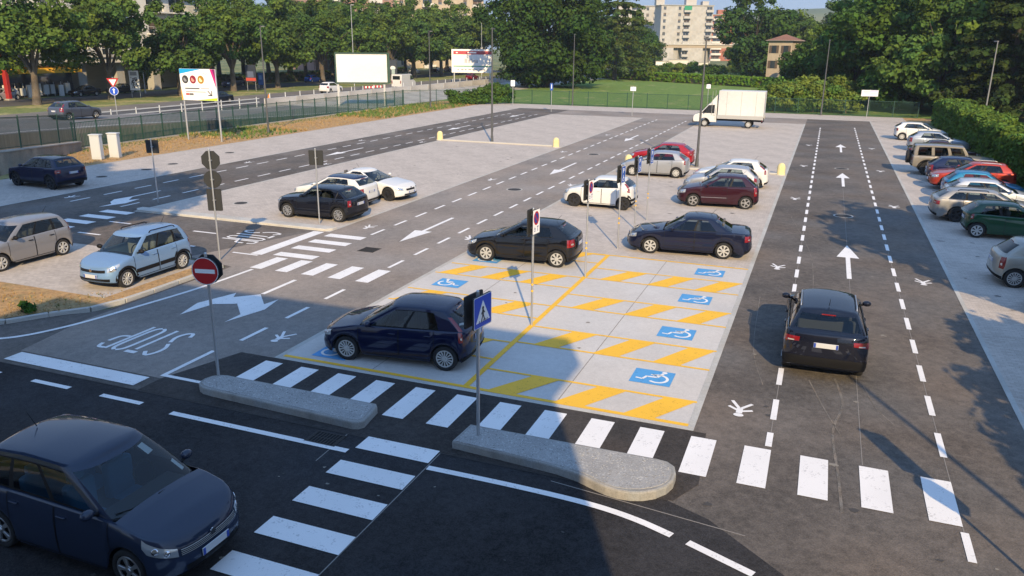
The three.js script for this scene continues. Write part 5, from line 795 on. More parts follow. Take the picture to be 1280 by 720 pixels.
/** green steel fence from a to b: every post a part, the close thin bars of each bay joined into one panel */
function fence(label, a, b, y0, h, bay, barStep, net) {
  const d = V(b[0] - a[0], 0, b[1] - a[1]), L = Math.hypot(d.x, d.z), n = Math.round(L / bay), g = thing('steel_fence', label, 'fence', a[0], y0, a[1], Math.atan2(-d.z, d.x), 'green steel fences');
  const step = L / n, bars = [], nb = Math.round(step / barStep);
  for (let i = 1; i < nb; i++) bars.push(box(0.018, h - 0.12, 0.018, i * step / nb, h / 2, 0));
  bars.push(box(step, 0.045, 0.03, step / 2, h - 0.05, 0), box(step, 0.045, 0.03, step / 2, 0.1, 0));
  const pg = merge(bars), post = box(0.07, h + 0.06, 0.07, 0, (h + 0.06) / 2, 0), ng = net ? (() => { const q = []; const r = rng(5); for (let x = 0.04; x < step - 0.03; x += 0.055) q.push(box(0.014, h * net - 0.1, 0.006, x, h * net / 2 + 0.06, 0.022)); return merge(q); })() : null;
  for (let i = 0; i <= n; i++) { const p = mesh('post', post, M.fenceGreen, g); p.position.x = i * step; if (i < n) { const q = mesh('bar_panel', pg, M.fenceGreen, g); q.position.x = i * step; q.userData.kind = 'stuff'; if (ng) { const w = mesh('shade_net', ng, NET, g); w.position.x = i * step; w.userData.kind = 'stuff'; } } }
  return g;
}
{
  const w = thing('retaining_wall', 'low weathered concrete retaining wall beside the navy crossover', 'wall', -38.6, 0, -22.2, Math.atan2(18.2, -9.3)), L = 20.4;
  const prof = (y, d) => new THREE.ExtrudeGeometry(new THREE.Shape([[0, d ? 1.83 : -0.1], [L, d ? 0.55 : -0.1], [L, 0.55 + y], [0, 1.83 + y]].map(([a, b]) => new THREE.Vector2(a, b))), { depth: d ? 0.42 : 0.3, bevelEnabled: false }).translate(0, 0, d ? -0.06 : 0);
  mesh('wall_body', prof(0, 0), std({ map: granular(601, [0.24, 0.21, 0.17], 0.16, 0.25, 0.45, 4, 512), roughness: 0.95 }), w); mesh('wall_cap', prof(0.08, 1), M.oldConcrete, w);
}
{ const f = fence('green barred fence standing on the low concrete retaining wall', [-38.7, -22.4], [-48.0, -40.5], 1.9, 1.85, 2.4, 0.11, 0); f.rotation.order = 'YXZ'; f.rotation.z = -0.063; }
fence('long green barred fence with shade net along the soil verge', [-48.4, -40.6], [-48.6, -88], 0.06, 1.8, 2.05, 0.13, 0.55);
fence('green fence half hidden by climbing ivy at the far corner', [-48.6, -88.2], [-38, -98.5], 0.06, 1.8, 2.1, 0.13, 0);
fence('long green mesh fence between the car park and the lawn', [-38, -98.5], [9.5, -98.5], 0, 1.75, 2.5, 0.09, 0);
{ const k = thing('fence_base', 'low concrete strip under the long green barred fence', 'wall'); mesh('base_body', box(0.25, 0.2, 46, -48.5, 0.0, -64.4), M.oldConcrete, k); }
// parapet with white posts along the avenue
{
  const g = thing('parapet', 'pale concrete parapet with white steel posts along the avenue', 'wall');
  for (let i = 0; i < 14; i++) mesh('parapet_block', box(0.3, 0.95, 5.9, -62.2, 0.46, -82 - i * 6), M.parapet ??= std({ map: granular(621, [0.46, 0.45, 0.44], 0.08, 0.12, 0.2, 5, 256), roughness: 0.9 }), g);
  const pg = cyl(0.06, 0.06, 0.6, 0, 0, 0, 8); for (let i = 0; i < 26; i++) { const p = mesh('post', pg, M.cabinet, g); p.position.set(-62.2, 0.9, -80 - i * 3); }
  const pg2 = cyl(0.06, 0.06, 1.15, 0, 0, 0, 8); for (let i = 0; i < 9; i++) { const p = mesh('post', pg2, M.cabinet, g); p.position.set(-62.6, 0, -54 - i * 3); }
  mesh('rail', merge([box(0.05, 0.1, 25, -62.6, 0.95, -66), box(0.05, 0.1, 25, -62.6, 0.55, -66)]), M.cabinet, g);
}
// ================================================================ buildings
M.plaster = std({ map: granular(701, [0.62, 0.60, 0.55], 0.06, 0.08, 0.14, 8, 512), roughness: 0.92 });
M.plasterFlats = std({ map: granular(708, [0.40, 0.39, 0.37], 0.06, 0.08, 0.16, 8, 256), roughness: 0.92 });
M.plasterGrey = std({ map: granular(702, [0.40, 0.39, 0.36], 0.08, 0.1, 0.2, 8, 512), roughness: 0.92 });
M.plasterPink = std({ map: granular(703, [0.36, 0.22, 0.175], 0.06, 0.1, 0.16, 8, 256), roughness: 0.92 });
M.plasterCream = std({ map: granular(704, [0.43, 0.36, 0.27], 0.06, 0.1, 0.16, 8, 256), roughness: 0.92 });
M.brickRed = std({ map: granular(705, [0.34, 0.13, 0.085], 0.1, 0.12, 0.16, 4, 256), roughness: 0.92 });
M.roofTile = std({ map: granular(706, [0.26, 0.12, 0.075], 0.16, 0.2, 0.2, 3, 256), roughness: 0.95 });
M.window = new THREE.MeshPhysicalMaterial({ color: lin(0.03, 0.04, 0.05), roughness: 0.06, clearcoat: 1 });
M.frame = std({ color: lin(0.55, 0.54, 0.52), roughness: 0.6 });
M.shutter = std({ color: lin(0.10, 0.07, 0.05), roughness: 0.8 });
M.rail = std({ color: lin(0.45, 0.46, 0.47), roughness: 0.5, metalness: 0.3 });
M.awning = std({ map: granular(711, [0.80, 0.42, 0.02], 0.05, 0.06, 0.08, 2, 256), roughness: 0.85 });
M.green = std({ color: lin(0.03, 0.25, 0.13), roughness: 0.85 });
/** a block of flats whose front faces local +z: width w, depth d, floors n; bays give the columns of openings ('w' window, 'b' balcony, '-' blank) */
function flats(label, category, x, z, turn, w, d, n, fh, bays, wallMat, opt = {}) {
  const g = thing(opt.name || 'apartment_building', label, category, x, 0, z, turn, opt.group), y0 = opt.y0 ?? 0, H = y0 + n * fh, bw = w / bays.length;
  const wall = new THREE.Shape([[-w / 2, y0], [w / 2, y0], [w / 2, H], [-w / 2, H]].map(([a, b]) => new THREE.Vector2(a, b)));
  const put = [];
  for (let f = 0; f < n; f++) for (let b = 0; b < bays.length; b++) {
    const k = bays[b]; if (k === '-') continue; const cx = -w / 2 + (b + 0.5) * bw, ww = k === 'b' ? bw * 0.74 : Math.min(1.3, bw * 0.5), wy = y0 + f * fh + (k === 'b' ? 0.15 : 0.95), wh = k === 'b' ? 2.3 : 1.5;
    const p = new THREE.Path([[cx - ww / 2, wy], [cx + ww / 2, wy], [cx + ww / 2, wy + wh], [cx - ww / 2, wy + wh]].map(([a, c]) => new THREE.Vector2(a, c))); wall.holes.push(p); put.push([k, cx, ww, wy, wh, f, b]);
  }
  mesh('wall', merge([new THREE.ExtrudeGeometry(wall, { depth: 0.4, bevelEnabled: false }).translate(0, 0, -0.4), box(w, H - y0, d - 0.8, 0, (H + y0) / 2, -d / 2 - 0.35)]), wallMat, g);
  const r = rng(Math.round(x * 7 + z * 13) >>> 0), wg = {};
  for (const [k, cx, ww, wy, wh, f, b] of put) {
    const wn = mesh('window', wg['p' + ww + wh] ??= box(ww, wh, 0.05, 0, wh / 2, 0), M.window, g); wn.position.set(cx, wy, -0.3);
    const fr = mesh('frame', wg['f' + ww + wh] ??= merge([box(0.07, wh, 0.08, -ww / 2 + 0.035, wh / 2, 0.04), box(0.07, wh, 0.08, ww / 2 - 0.035, wh / 2, 0.04), box(0.06, wh - 0.15, 0.08, 0, wh / 2, 0.04), box(ww, 0.07, 0.08, 0, wh - 0.035, 0.04)]), M.frame, wn);
    if (r() < 0.45) { const sh = wh * (0.25 + 0.5 * r()); mesh('shutter', box(ww - 0.1, sh, 0.03, 0, wh - sh / 2 - 0.05, 0.06), opt.shutter || M.shutter, wn); }
    if (k === 'w') mesh('sill', wg['s' + ww] ??= box(ww + 0.2, 0.07, 0.4, 0, -0.035, 0.25), M.frame, wn);
    else if (!(f === 0 && opt.noGroundBalcony)) {
      const bl = mesh('balcony', wg['b' + bw] ??= box(bw * 0.94, 0.2, 1.4, 0, 0, 0.7), opt.balcony || M.plaster, g); bl.position.set(cx, wy - 0.12, 0);
      if (opt.solidBalcony) mesh('parapet', wg['pp' + bw] ??= merge([box(bw * 0.94, 1.0, 0.1, 0, 0.55, 1.36), box(0.1, 1.0, 1.3, -bw * 0.47 + 0.05, 0.55, 0.7), box(0.1, 1.0, 1.3, bw * 0.47 - 0.05, 0.55, 0.7)]), opt.balcony || M.plaster, bl);
      else mesh('railing', wg['rr' + bw] ??= (() => { const q = [box(bw * 0.94, 0.05, 0.05, 0, 1.05, 1.36)]; for (let i = 0; i <= 14; i++) q.push(box(0.03, 1.0, 0.03, -bw * 0.46 + i * bw * 0.92 / 14, 0.55, 1.36)); for (const s of [-1, 1]) q.push(box(0.05, 0.05, 1.36, s * bw * 0.46, 1.05, 0.7)); return merge(q); })(), M.rail, bl);
    }
  }
  mesh('roof', merge([box(w + 0.8, 0.3, d + 0.8, 0, H + 0.15, -d / 2)]), opt.roof || M.plasterGrey, g);
  if (opt.hut) mesh('roof_hut', merge(opt.hut.map(([hx, hw, hh]) => box(hw, hh, 4, hx, H + 0.3 + hh / 2, -d / 2))), wallMat, g);
  return g;
}
// the shop building on the side road: white balconies over a shop front and a concrete portico
{
  const g = flats('white balconied apartment building above the yellow shop awning', 'building', -99.2, -85, Math.PI / 2, 56, 14, 5, 3.2, ['b', 'w', 'b', 'w', 'b', 'b', 'w', 'b', 'w', 'b', 'b', 'w'], M.plaster, { y0: 5.2, name: 'apartment_building', solidBalcony: false });
  // ground floor: local +x is towards -z of the avenue
  mesh('ground_wall', merge([box(56, 5.2, 10, 0, 2.6, -9)]), M.plasterGrey, g);
  const first = mesh('first_slab', box(57, 0.9, 15.5, 0, 4.75, -6.6), M.plaster, g); mesh('slab_edge', box(57.2, 0.35, 0.4, 0, 5.25, 1.2), M.plaster, first);
  for (const lx of [-26, -13.5, 1.2, 8, 15, 22, 27.5]) mesh('pillar', box(1.4, 4.3, 1.4, lx, 2.15, -0.6), M.plasterGrey, g);
  mesh('shop_glass', box(17, 3.0, 0.1, -8.2 + 0.3, 1.6, -1.2), M.window, g);
  const aw = mesh('awning', new THREE.ExtrudeGeometry(new THREE.Shape([[0, 3.95], [1.5, 3.5], [1.5, 3.1], [1.46, 3.1], [1.46, 3.46], [0, 3.9]].map(([a, b]) => new THREE.Vector2(a, b))), { depth: 20, bevelEnabled: false }).rotateY(-Math.PI / 2).translate(2.0 - 2, 0, 0), M.awning, g);
  mesh('shop_fascia', box(20, 0.8, 0.3, -10, 4.35, 0.1), printed(512, 32, (c) => { c.fillStyle = '#c9cbd2'; c.fillRect(0, 0, 512, 32); c.fillStyle = '#5b5f78'; for (let i = 0; i < 24; i++) c.fillRect(30 + i * 20, 8, 10 + (i * 7) % 8, 14); }), g);
  const r = rng(31); for (let i = 0; i < 16; i++) { const lx = -19 + i * 1.15; mesh('goods_rack', merge([box(0.5 + 0.3 * r(), 0.9 + r() * 0.9, 0.3, lx, 0.6 + r() * 0.4, 0.1 + r() * 0.4), box(0.05, 1.9, 0.05, lx + 0.3, 0.95, 0.2)]), [M.signWhite, M.plaster, M.plasterPink, M.cabinet][Math.floor(r() * 4)], g); }
}
// buildings over the tree tops on the left
flats('pink and cream apartment block rising over the avenue trees', 'building', -128, -205, Math.PI / 2 - 0.5, 26, 14, 8, 3.1, ['w', 'b', 'w', 'w', 'b', 'w'], M.plasterPink, { group: 'apartment blocks beyond the trees', solidBalcony: true });
flats('cream apartment block with pale stair towers beyond the avenue trees', 'building', -118, -240, Math.PI / 2 - 0.75, 30, 14, 8, 3.1, ['w', '-', 'b', 'w', '-', 'w', 'b'], M.plasterCream, { group: 'apartment blocks beyond the trees', solidBalcony: true });
// white block of flats far behind the lawn
{
  const g = flats('tall pale block of flats with a green sun blind on its top balcony', 'building', 0, 0, 0.42, 25, 14, 9, 2.9, ['w', '-', 'w', 'b', '-', '-', 'b'], M.plasterFlats, { solidBalcony: true, balcony: M.plasterFlats, hut: [[-12, 4, 2.6], [3, 5, 3], [10, 3, 2]] });
  const p = atZ(856, 60, -400); g.position.set(p.x, 0, -400);
  mesh('sun_blind', box(3.6, 1.9, 0.1, 0, 25.0, 1.45), M.green, g);
  const g2 = flats('long pale wing of flats beside the tall pale block', 'building', 0, 0, 0.42, 24, 12, 9, 3.0, ['w', 'b', 'w', 'b'], M.plasterFlats, { solidBalcony: true }); const q = atZ(800, 60, -420); g2.position.set(q.x, 0, -420);
  const g3 = flats('red brown block of flats with pale balconies beyond the viaduct', 'building', 0, 0, 0.35, 18, 12, 8, 3.1, ['b', 'w', 'b'], M.brickRed, { solidBalcony: true, hut: [[-3, 5, 2.5]] }); const s = atZ(908, 60, -480); g3.position.set(s.x, 0, -480);
}
// viaduct
{
  const g = thing('viaduct', 'pale concrete road viaduct in front of the far flats', 'viaduct', 0, 0, 0); const z = -300, a = atZ(760, 55, z).x, b = atZ(1060, 55, z).x, w = b - a, y = 7.0;
  mesh('deck', box(w, 1.1, 10, (a + b) / 2, y + 0.55, z), M.plasterCream, g); mesh('deck_edge', box(w, 0.3, 10.6, (a + b) / 2, y + 1.2, z), M.plaster, g);
  const n = Math.round(w / 1.6), pg = box(0.12, 1.0, 0.12); mesh('railing', merge([...Array(n).keys()].map((i) => box(0.14, 0.95, 0.1, a + i * 1.6, y + 1.8, z + 5.1)).concat([box(w, 0.12, 0.12, (a + b) / 2, y + 2.25, z + 5.1), box(w, 0.1, 0.1, (a + b) / 2, y + 1.8, z + 5.1)])), M.plaster, g).userData.kind = 'stuff';
  for (let i = 0; i < 8; i++) mesh('pier', box(1.6, y, 7, a + (i + 0.5) * w / 8, y / 2, z), M.plasterGrey, g);
}
// villa and small house among the trees
{
  const house = (px, z, w, h, d, turn, m, label, roofH) => { const p = atZ(px, 70, z), g = thing('villa', label, 'house', p.x, 0, z, turn, 'villas among the trees'); mesh('wall', box(w, h, d, 0, h / 2, 0), m, g); mesh('roof', new THREE.ConeGeometry(Math.max(w, d) * 0.8, roofH, 4).rotateY(Math.PI / 4).scale(1, 1, d / w).translate(0, h + roofH / 2, 0), M.roofTile, g); mesh('eaves', box(w + 0.9, 0.16, d + 0.9, 0, h, 0), M.frame, g); for (const [x, y] of [[-w / 4, h - 1.6], [w / 4, h - 1.6], [-w / 4, h - 4.4], [w / 4, h - 4.4]]) { const wn = mesh('window', box(0.9, 1.4, 0.08, x, y, d / 2 + 0.01), M.window, g); for (const q of [-0.7, 0.7]) mesh('shutter', box(0.45, 1.4, 0.06, x + q, y, d / 2 + 0.04), M.shutter, wn); } };
  house(980, -168, 4.6, 8.6, 5, -0.3, M.plasterCream, 'beige villa half hidden among the trees behind the lawn', 1.2); house(1031, -168, 3.2, 7.6, 4.5, -0.3, M.plasterCream, 'small yellow house gable among the trees right of the beige villa', 1.1);
}
// white sheds, boards and vans in the yard beyond the lawn hedge
const yard = (px, z, w, h, d, label, m) => { const p = atZ(px, 80, z), g = thing('white_shed', label, 'shed', p.x, 0, z, 0.2, 'sheds in the yard beyond the hedge'); mesh('wall', box(w, h, d, 0, h / 2, 0), m, g); mesh('roof', box(w + 0.3, 0.15, d + 0.3, 0, h + 0.07, 0), M.plasterGrey, g); mesh('door', box(1.2, h * 0.7, 0.06, w * 0.2, h * 0.35, d / 2 + 0.01), M.plasterGrey, g); };
yard(848, -262, 6, 3.4, 3, 'white shed in the yard below the viaduct', M.plaster); yard(878, -268, 3.4, 2.6, 3, 'small white shed beside the round shrub below the viaduct', M.plaster); yard(828, -250, 4, 3, 0.3, 'white board in the yard left of the white shed', M.signWhite);
// grey roofed house over the trees on the right
{ const p = atZ(1192, 10, -260), g = thing('far_house', 'pale grey roofed house just showing over the trees on the right', 'house', p.x, 0, -260, 0.2); mesh('wall', box(14, 17, 12, 0, 8.5, 0), M.plasterCream, g); mesh('roof', new THREE.ConeGeometry(10.5, 3.5, 4).rotateY(Math.PI / 4).translate(0, 18.7, 0), M.plaster, g); }
// hill with far houses
struct('hill', new THREE.SphereGeometry(1, 40, 20, 0, Math.PI * 2, 0, Math.PI / 2).scale(420, 74, 260).translate(atZ(1080, 20, -1500).x, -2, -1500), std({ map: grassTex(733, [0.05, 0.08, 0.03], [0.10, 0.13, 0.05], 1.2), roughness: 1 }));
{ const r = rng(91); for (let i = 0; i < 10; i++) { const px = 1048 + i * 6 + r() * 4, z = -1330 - r() * 60, p = atZ(px, 13 + r() * 5, z), g = thing('hill_house', 'far pinkish house on the hazy hill', 'house', p.x, p.y - 9, z, r(), 'houses on the far hill'); mesh('wall', box(14 + r() * 12, 14, 12, 0, 3, 0), i % 3 ? M.plasterPink : M.plasterCream, g); mesh('roof', box(20, 1, 14, 0, 10.5, 0), M.roofTile, g); } }
// the building the photograph was taken from: it stands behind the camera and shades the street
{
  const g = thing('street_building', 'rendered town building behind the camera that shades the street', 'building', 0, 0, 0);
  const prof = new THREE.Shape([[-11.9, 0], [2.95, 0], [2.95, 10.5], [-9.0, 10.9], [-10.0, 9.2], [-11.5, 7.6]].map(([x, y]) => new THREE.Vector2(x, y)));
  for (let f = 0; f < 3; f++) for (const wx of [-7.5, -5, -2.5]) prof.holes.push(new THREE.Path([[wx - 0.6, 1 + f * 3.2], [wx + 0.6, 1 + f * 3.2], [wx + 0.6, 2.6 + f * 3.2], [wx - 0.6, 2.6 + f * 3.2]].map(([x, y]) => new THREE.Vector2(x, y))));
  mesh('wall', merge([new THREE.ExtrudeGeometry(prof, { depth: 0.4, bevelEnabled: false }).translate(0, 0, 0.6), box(14.8, 10.2, 10, -4.47, 5.1, 6.0)]), M.plasterCream, g);
  mesh('roof_slab', box(12.7, 0.95, 11.2, -2.4, 11.0, 6.2), M.plasterGrey, g); for (const wx of [-7.5, -5, -2.5]) for (let f = 0; f < 3; f++) mesh('window', box(1.2, 1.6, 0.05, wx, 1.8 + f * 3.2, 0.95), M.window, g);
}
// ================================================================ trees, hedges, grass
const leafMat = (r, g, b, t = 0.3) => new THREE.MeshPhysicalMaterial({ color: lin(r, g, b), vertexColors: true, roughness: 0.9, transmission: t, thickness: 0, ior: 1.3, specularIntensity: 0.25, side: THREE.DoubleSide });
M.leafPlane = leafMat(1, 1, 1); M.bark = std({ map: granular(801, [0.13, 0.105, 0.08], 0.25, 0.35, 0.4, 2, 256), roughness: 1 }); M.barkDark = std({ map: granular(802, [0.06, 0.048, 0.038], 0.25, 0.35, 0.4, 2, 256), roughness: 1 });
/** leaves as small folded faces: clumps [x, y, z, r, flat] hold n leaves each; the tone varies from leaf to leaf and clump to clump */
function leaves(seed, clumps, n, size, tone, droop = 0) {
  const r = rng(seed), N = clumps.length * n, pos = new Float32Array(N * 12), col = new Float32Array(N * 12), idx = new Uint32Array(N * 6), a = V(0, 0, 0), b = V(0, 0, 0), c = V(0, 0, 0), p = V(0, 0, 0); let k = 0;
  for (const [x, y, z, cr, fl = 0.8] of clumps) {
    const ct = 0.8 + 0.4 * r(), hue = r();
    for (let i = 0; i < n; i++) {
      const u = 2 * r() - 1, f = r() * Math.PI * 2, q = Math.sqrt(1 - u * u), d = cr * Math.pow(r(), 0.4); p.set(q * Math.cos(f), u, q * Math.sin(f));
      c.copy(p).multiplyScalar(0.9).add(a.set(r() - 0.5, r() - 0.1, r() - 0.5)).normalize();
      p.multiplyScalar(d); p.y *= fl; p.x += x; p.y += y - droop * (d / cr) * (d / cr) * cr * 0.5; p.z += z;
      a.set(r() - 0.5, r() - 0.5, r() - 0.5).cross(c).normalize(); b.copy(c).cross(a); const s = size * (0.55 + 0.9 * r()), w = s * (0.45 + 0.2 * r()), h = s * 0.18;
      const put = (j, ax, bx, cx) => { const o = (k * 4 + j) * 3; pos[o] = p.x + a.x * ax + b.x * bx + c.x * cx; pos[o + 1] = p.y + a.y * ax + b.y * bx + c.y * cx; pos[o + 2] = p.z + a.z * ax + b.z * bx + c.z * cx; };
      put(0, -s * 0.6, 0, -h); put(1, 0, -w, h * 0.6); put(2, s * 0.6, 0, -h); put(3, 0, w, h * 0.6);
      const t = ct * (0.7 + 0.6 * r()); for (let j = 0; j < 4; j++) { const o = (k * 4 + j) * 3; col[o] = tone[0] * t * (0.8 + 0.3 * hue); col[o + 1] = tone[1] * t; col[o + 2] = tone[2] * t * (1.2 - 0.4 * hue); }
      idx.set([k * 4, k * 4 + 1, k * 4 + 2, k * 4, k * 4 + 2, k * 4 + 3], k * 6); k++;
    }
  }
  const g = new THREE.BufferGeometry(); g.setAttribute('position', new THREE.BufferAttribute(pos, 3)); g.setAttribute('color', new THREE.BufferAttribute(col, 3)); g.setIndex(new THREE.BufferAttribute(idx, 1)); g.computeVertexNormals(); return g;
}
/** clumps spread over an egg-shaped crown, more of them near its surface */
function crownClumps(seed, n, cy, rx, ry, cr, low = -1) {
  const r = rng(seed), out = [];
  while (out.length < n) { const u = 2 * r() - 1; if (u < low) continue; const f = r() * Math.PI * 2, q = Math.sqrt(1 - u * u), d = 0.35 + 0.65 * Math.pow(r(), 0.45), wob = 0.86 + 0.26 * Math.sin(f * 3 + seed) * Math.cos(u * 4 + seed * 2); out.push([q * Math.cos(f) * rx * d * wob, cy + u * ry * d, q * Math.sin(f) * rx * d * wob, cr * (0.6 + 0.7 * r()), 0.72]); }
  return out;
}
/** a crown of several uneven lobes carried by the limbs */
function lobedClumps(seed, n, cy, rx, ry, cr) {
  const r = rng(seed), lobes = [[(r() - 0.5) * rx * 0.3, cy + ry * 0.42, (r() - 0.5) * rx * 0.3, rx * 0.55, ry * 0.55]], out = [];
  for (let i = 0; i < 8; i++) { const a = (i + r() * 0.8) / 8 * 6.283, d = rx * (0.42 + 0.3 * r()); lobes.push([Math.cos(a) * d, cy + ry * (-0.66 + 0.95 * r()), Math.sin(a) * d, rx * (0.3 + 0.24 * r()), ry * (0.26 + 0.2 * r())]); }
  const w = lobes.map((q) => q[3] * q[3]), sum = w.reduce((a, b) => a + b, 0);
  lobes.forEach(([x, y, z, lx, ly], k) => { const m = Math.max(4, Math.round(n * w[k] / sum)); for (let i = 0; i < m; i++) { const u = 2 * r() - 1, f = r() * 6.283, q = Math.sqrt(1 - u * u), d = 0.4 + 0.62 * Math.pow(r(), 0.5); out.push([x + q * Math.cos(f) * lx * d, y + u * ly * d, z + q * Math.sin(f) * lx * d, cr * (0.5 + 0.75 * r()), 0.75]); } });
  return out;
}
function trunkGeo(seed, h, r0, limbs, spread, top) {
  const r = rng(seed), g = [], lean = V((r() - 0.5) * 0.6, 0, (r() - 0.5) * 0.6), fork = V(lean.x * 0.5, h, lean.z * 0.5);
  g.push(rod(V(0, -0.1, 0), V(lean.x * 0.2, h * 0.3, lean.z * 0.2), r0 * 1.25, r0, 10), rod(V(lean.x * 0.2, h * 0.28, lean.z * 0.2), fork, r0, r0 * 0.75, 10));
  for (let i = 0; i < limbs; i++) { const a = (i + r() * 0.6) / limbs * Math.PI * 2, s = spread * (0.6 + 0.5 * r()), m = V(fork.x + Math.cos(a) * s * 0.4, lerp(h, top, 0.45), fork.z + Math.sin(a) * s * 0.4), e = V(fork.x + Math.cos(a) * s, lerp(h, top, 0.85 + 0.15 * r()), fork.z + Math.sin(a) * s); g.push(rod(fork.clone().add(V(0, -0.2, 0)), m, r0 * 0.5, r0 * 0.34, 7), rod(m, e, r0 * 0.34, r0 * 0.1, 6)); const b = V(e.x + (r() - 0.5) * s, e.y - 0.5, e.z + (r() - 0.5) * s); g.push(rod(m, b, r0 * 0.2, r0 * 0.06, 5)); }
  return merge(g);
}
function tree(name, label, x, z, turn, trunk, crown, barkMat, leaf, group, scale = 1) { const g = thing(name, label, 'tree', x, 0, z, turn, group); mesh('trunk', trunk, barkMat, g); mesh('crown', crown, leaf, g); g.scale.setScalar(scale); return g; }
// plane trees of the avenue
const planeTone = [0.092, 0.15, 0.03];
const planeCrowns = [0, 1, 2, 3, 4, 5].map((i) => leaves(900 + i, lobedClumps(910 + i, 108, 8.7 + 0.4 * Math.sin(i * 2), 5.7, 6.2, 1.35), 112, 0.36, [planeTone, [0.10, 0.155, 0.032], [0.08, 0.135, 0.03]][i % 3])), planeTrunks = [0, 1, 2, 3, 4, 5].map((i) => trunkGeo(920 + i, 3.2, 0.42, 6, 3.4, 9.5));
let pk = 0; const AVT = 'plane trees along the avenue';
const plane = (x, z, label, s = 1, name = 'plane_tree') => { const i = pk++ % 6; return tree(name, label, x, z, pk * 1.7, planeTrunks[i], planeCrowns[i], M.bark, M.leafPlane, AVT, s); };
plane(-87.0, -68.8, 'leafy plane tree in front of the yellow shop awning', 1.06); plane(-86.8, -79.5, 'leafy plane tree beside the black sedan and the yield sign', 1.0); plane(-85.2, -90.0, 'leafy plane tree left of the colourful billboard', 1.0); plane(-86.4, -102.5, 'leafy plane tree with a pale trunk beside the dark blue van', 1.02);
for (let i = 0; i < 8; i++) plane(-86.8 + (i % 2) * 0.8, -114 - i * 12.2, 'leafy plane tree in the long row along the avenue', 0.98 + 0.022 * i + 0.05 * Math.sin(i * 2));
for (let i = 0; i < 9; i++) plane(-98.5 - (i % 3), -112 - i * 12, 'leafy tree of the back row beyond the side road', 1.05 + 0.03 * i + 0.06 * Math.sin(i * 3 + 1), 'back_row_tree');
for (let i = 0; i < 6; i++) plane(-108 - (i % 2) * 3, -118 - i * 17, 'tall leafy tree in front of the apartment blocks', 1.12, 'back_row_tree');
for (const [x, z] of [[-76, -205], [-70, -222], [-62, -232], [-70, -196], [-64, -204], [-58, -190]]) plane(x, z, 'leafy tree where the avenue passes the big round tree', 1.0, 'roadside_tree');
// the big round tree behind the far fence
{
  const t = [0.048, 0.092, 0.018], cl = [...crownClumps(31, 290, 10.5, 12, 10.5, 2.2), ...crownClumps(32, 80, 4.0, 12, 3.2, 1.6)];
  const p = at(688, 111); tree('broad_tree', 'huge dark green broad tree with boughs down to the lawn', p.x - 2.2, p.z - 5, 0, trunkGeo(33, 4, 0.7, 7, 7, 16), leaves(34, cl, 150, 0.44, t), M.barkDark, M.leafPlane);
}
// cedar with layered drooping boughs
function cedar(seed, h, w, tone, tiers, n, size) {
  const r = rng(seed), cl = [], limb = [rod(V(0, -0.2, 0), V(0, h * 0.95, 0), 0.55, 0.08, 9)];
  for (let i = 0; i < tiers; i++) { const y = lerp(h * 0.14, h * 0.95, i / (tiers - 1)), reach = w * (1 - 0.8 * Math.pow(i / tiers, 1.3)), m = Math.round(6 + 3 * r()); for (let j = 0; j < m; j++) { const a = (j + r()) / m * Math.PI * 2, L = reach * (0.65 + 0.45 * r()); limb.push(rod(V(0, y, 0), V(Math.cos(a) * L, y - 0.10 * L, Math.sin(a) * L), 0.09, 0.02, 4)); for (let q = 0.3; q <= 1.01; q += 0.175) cl.push([Math.cos(a) * L * q, y + 0.3 - 0.14 * L * q * q, Math.sin(a) * L * q, (0.55 + 0.09 * L) * (1.1 - 0.35 * q), 0.5]); } }
  return [merge(limb), leaves(seed + 1, cl, n, size, tone, 0.9)];
}
{
  const [tr, cr] = cedar(41, 24, 9.5, [0.08, 0.115, 0.03], 13, 34, 0.42), p = at(768, 100); tree('cedar_tree', 'tall cedar with layered drooping boughs beside the lawn', p.x, p.z, 0, tr, cr, M.barkDark, M.leafPlane, 'conifers');
  const [tr2, cr2] = cedar(45, 17, 7.5, [0.045, 0.068, 0.016], 11, 40, 0.4);
  for (const [x, z, s, lab] of [[17.6, -98, 0.95, 'dark conifer at the end of the hedge behind the slim lamp post'], [22, -106, 1.15, 'tall dark conifer beyond the end of the hedge'], [24.5, -118, 1.3, 'tallest dark conifer beyond the hedge'], [15.5, -108, 1.0, 'dark conifer beside the woodland trees'], [23.5, -94, 1.0, 'dark conifer on the far side of the hedge']]) tree('conifer_tree', lab, x, z, x, tr2, cr2, M.barkDark, M.leafPlane, 'conifers', s);
}
// broadleaf wood behind the far fence and to the right
const woodTone = [[0.074, 0.136, 0.024], [0.054, 0.104, 0.022], [0.10, 0.16, 0.032]];
const woodCrowns = woodTone.map((t, i) => leaves(950 + i, [...lobedClumps(960 + i, 120, 8.2, 6.8, 6.8, 1.5), ...crownClumps(970 + i, 25, 3.0, 5.4, 2.0, 1.3)], 120, 0.4, t)), woodTrunks = [0, 1, 2].map((i) => trunkGeo(980 + i, 3.2, 0.36, 6, 4, 11));
let wk = 0; const WOOD = 'trees of the wood behind the far fence';
const wood = (x, z, s, label, kind) => { const i = kind ?? wk % 3; wk++; return tree('woodland_tree', label, x, z, wk * 2.1, woodTrunks[i], woodCrowns[i], M.barkDark, M.leafPlane, WOOD, s); };
for (const [px, z, s, k] of [[1040, -128, 0.78, 1], [1075, -118, 1.0, 0], [1105, -126, 1.2, 2], [1130, -112, 1.05, 0], [1160, -120, 1.25, 1], [1185, -106, 1.0, 2], [1010, -150, 0.6, 1], [1060, -160, 1.1, 0], [1120, -165, 1.35, 0], [1180, -150, 1.3, 1], [1225, -118, 1.2, 0], [1260, -108, 1.1, 1], [1090, -190, 1.35, 2], [1150, -195, 1.4, 0]]) wood(atZ(px, 60, z).x, z, s, ['mid green', 'dark green', 'yellow green'][k] + ' woodland tree behind the far fence', k);
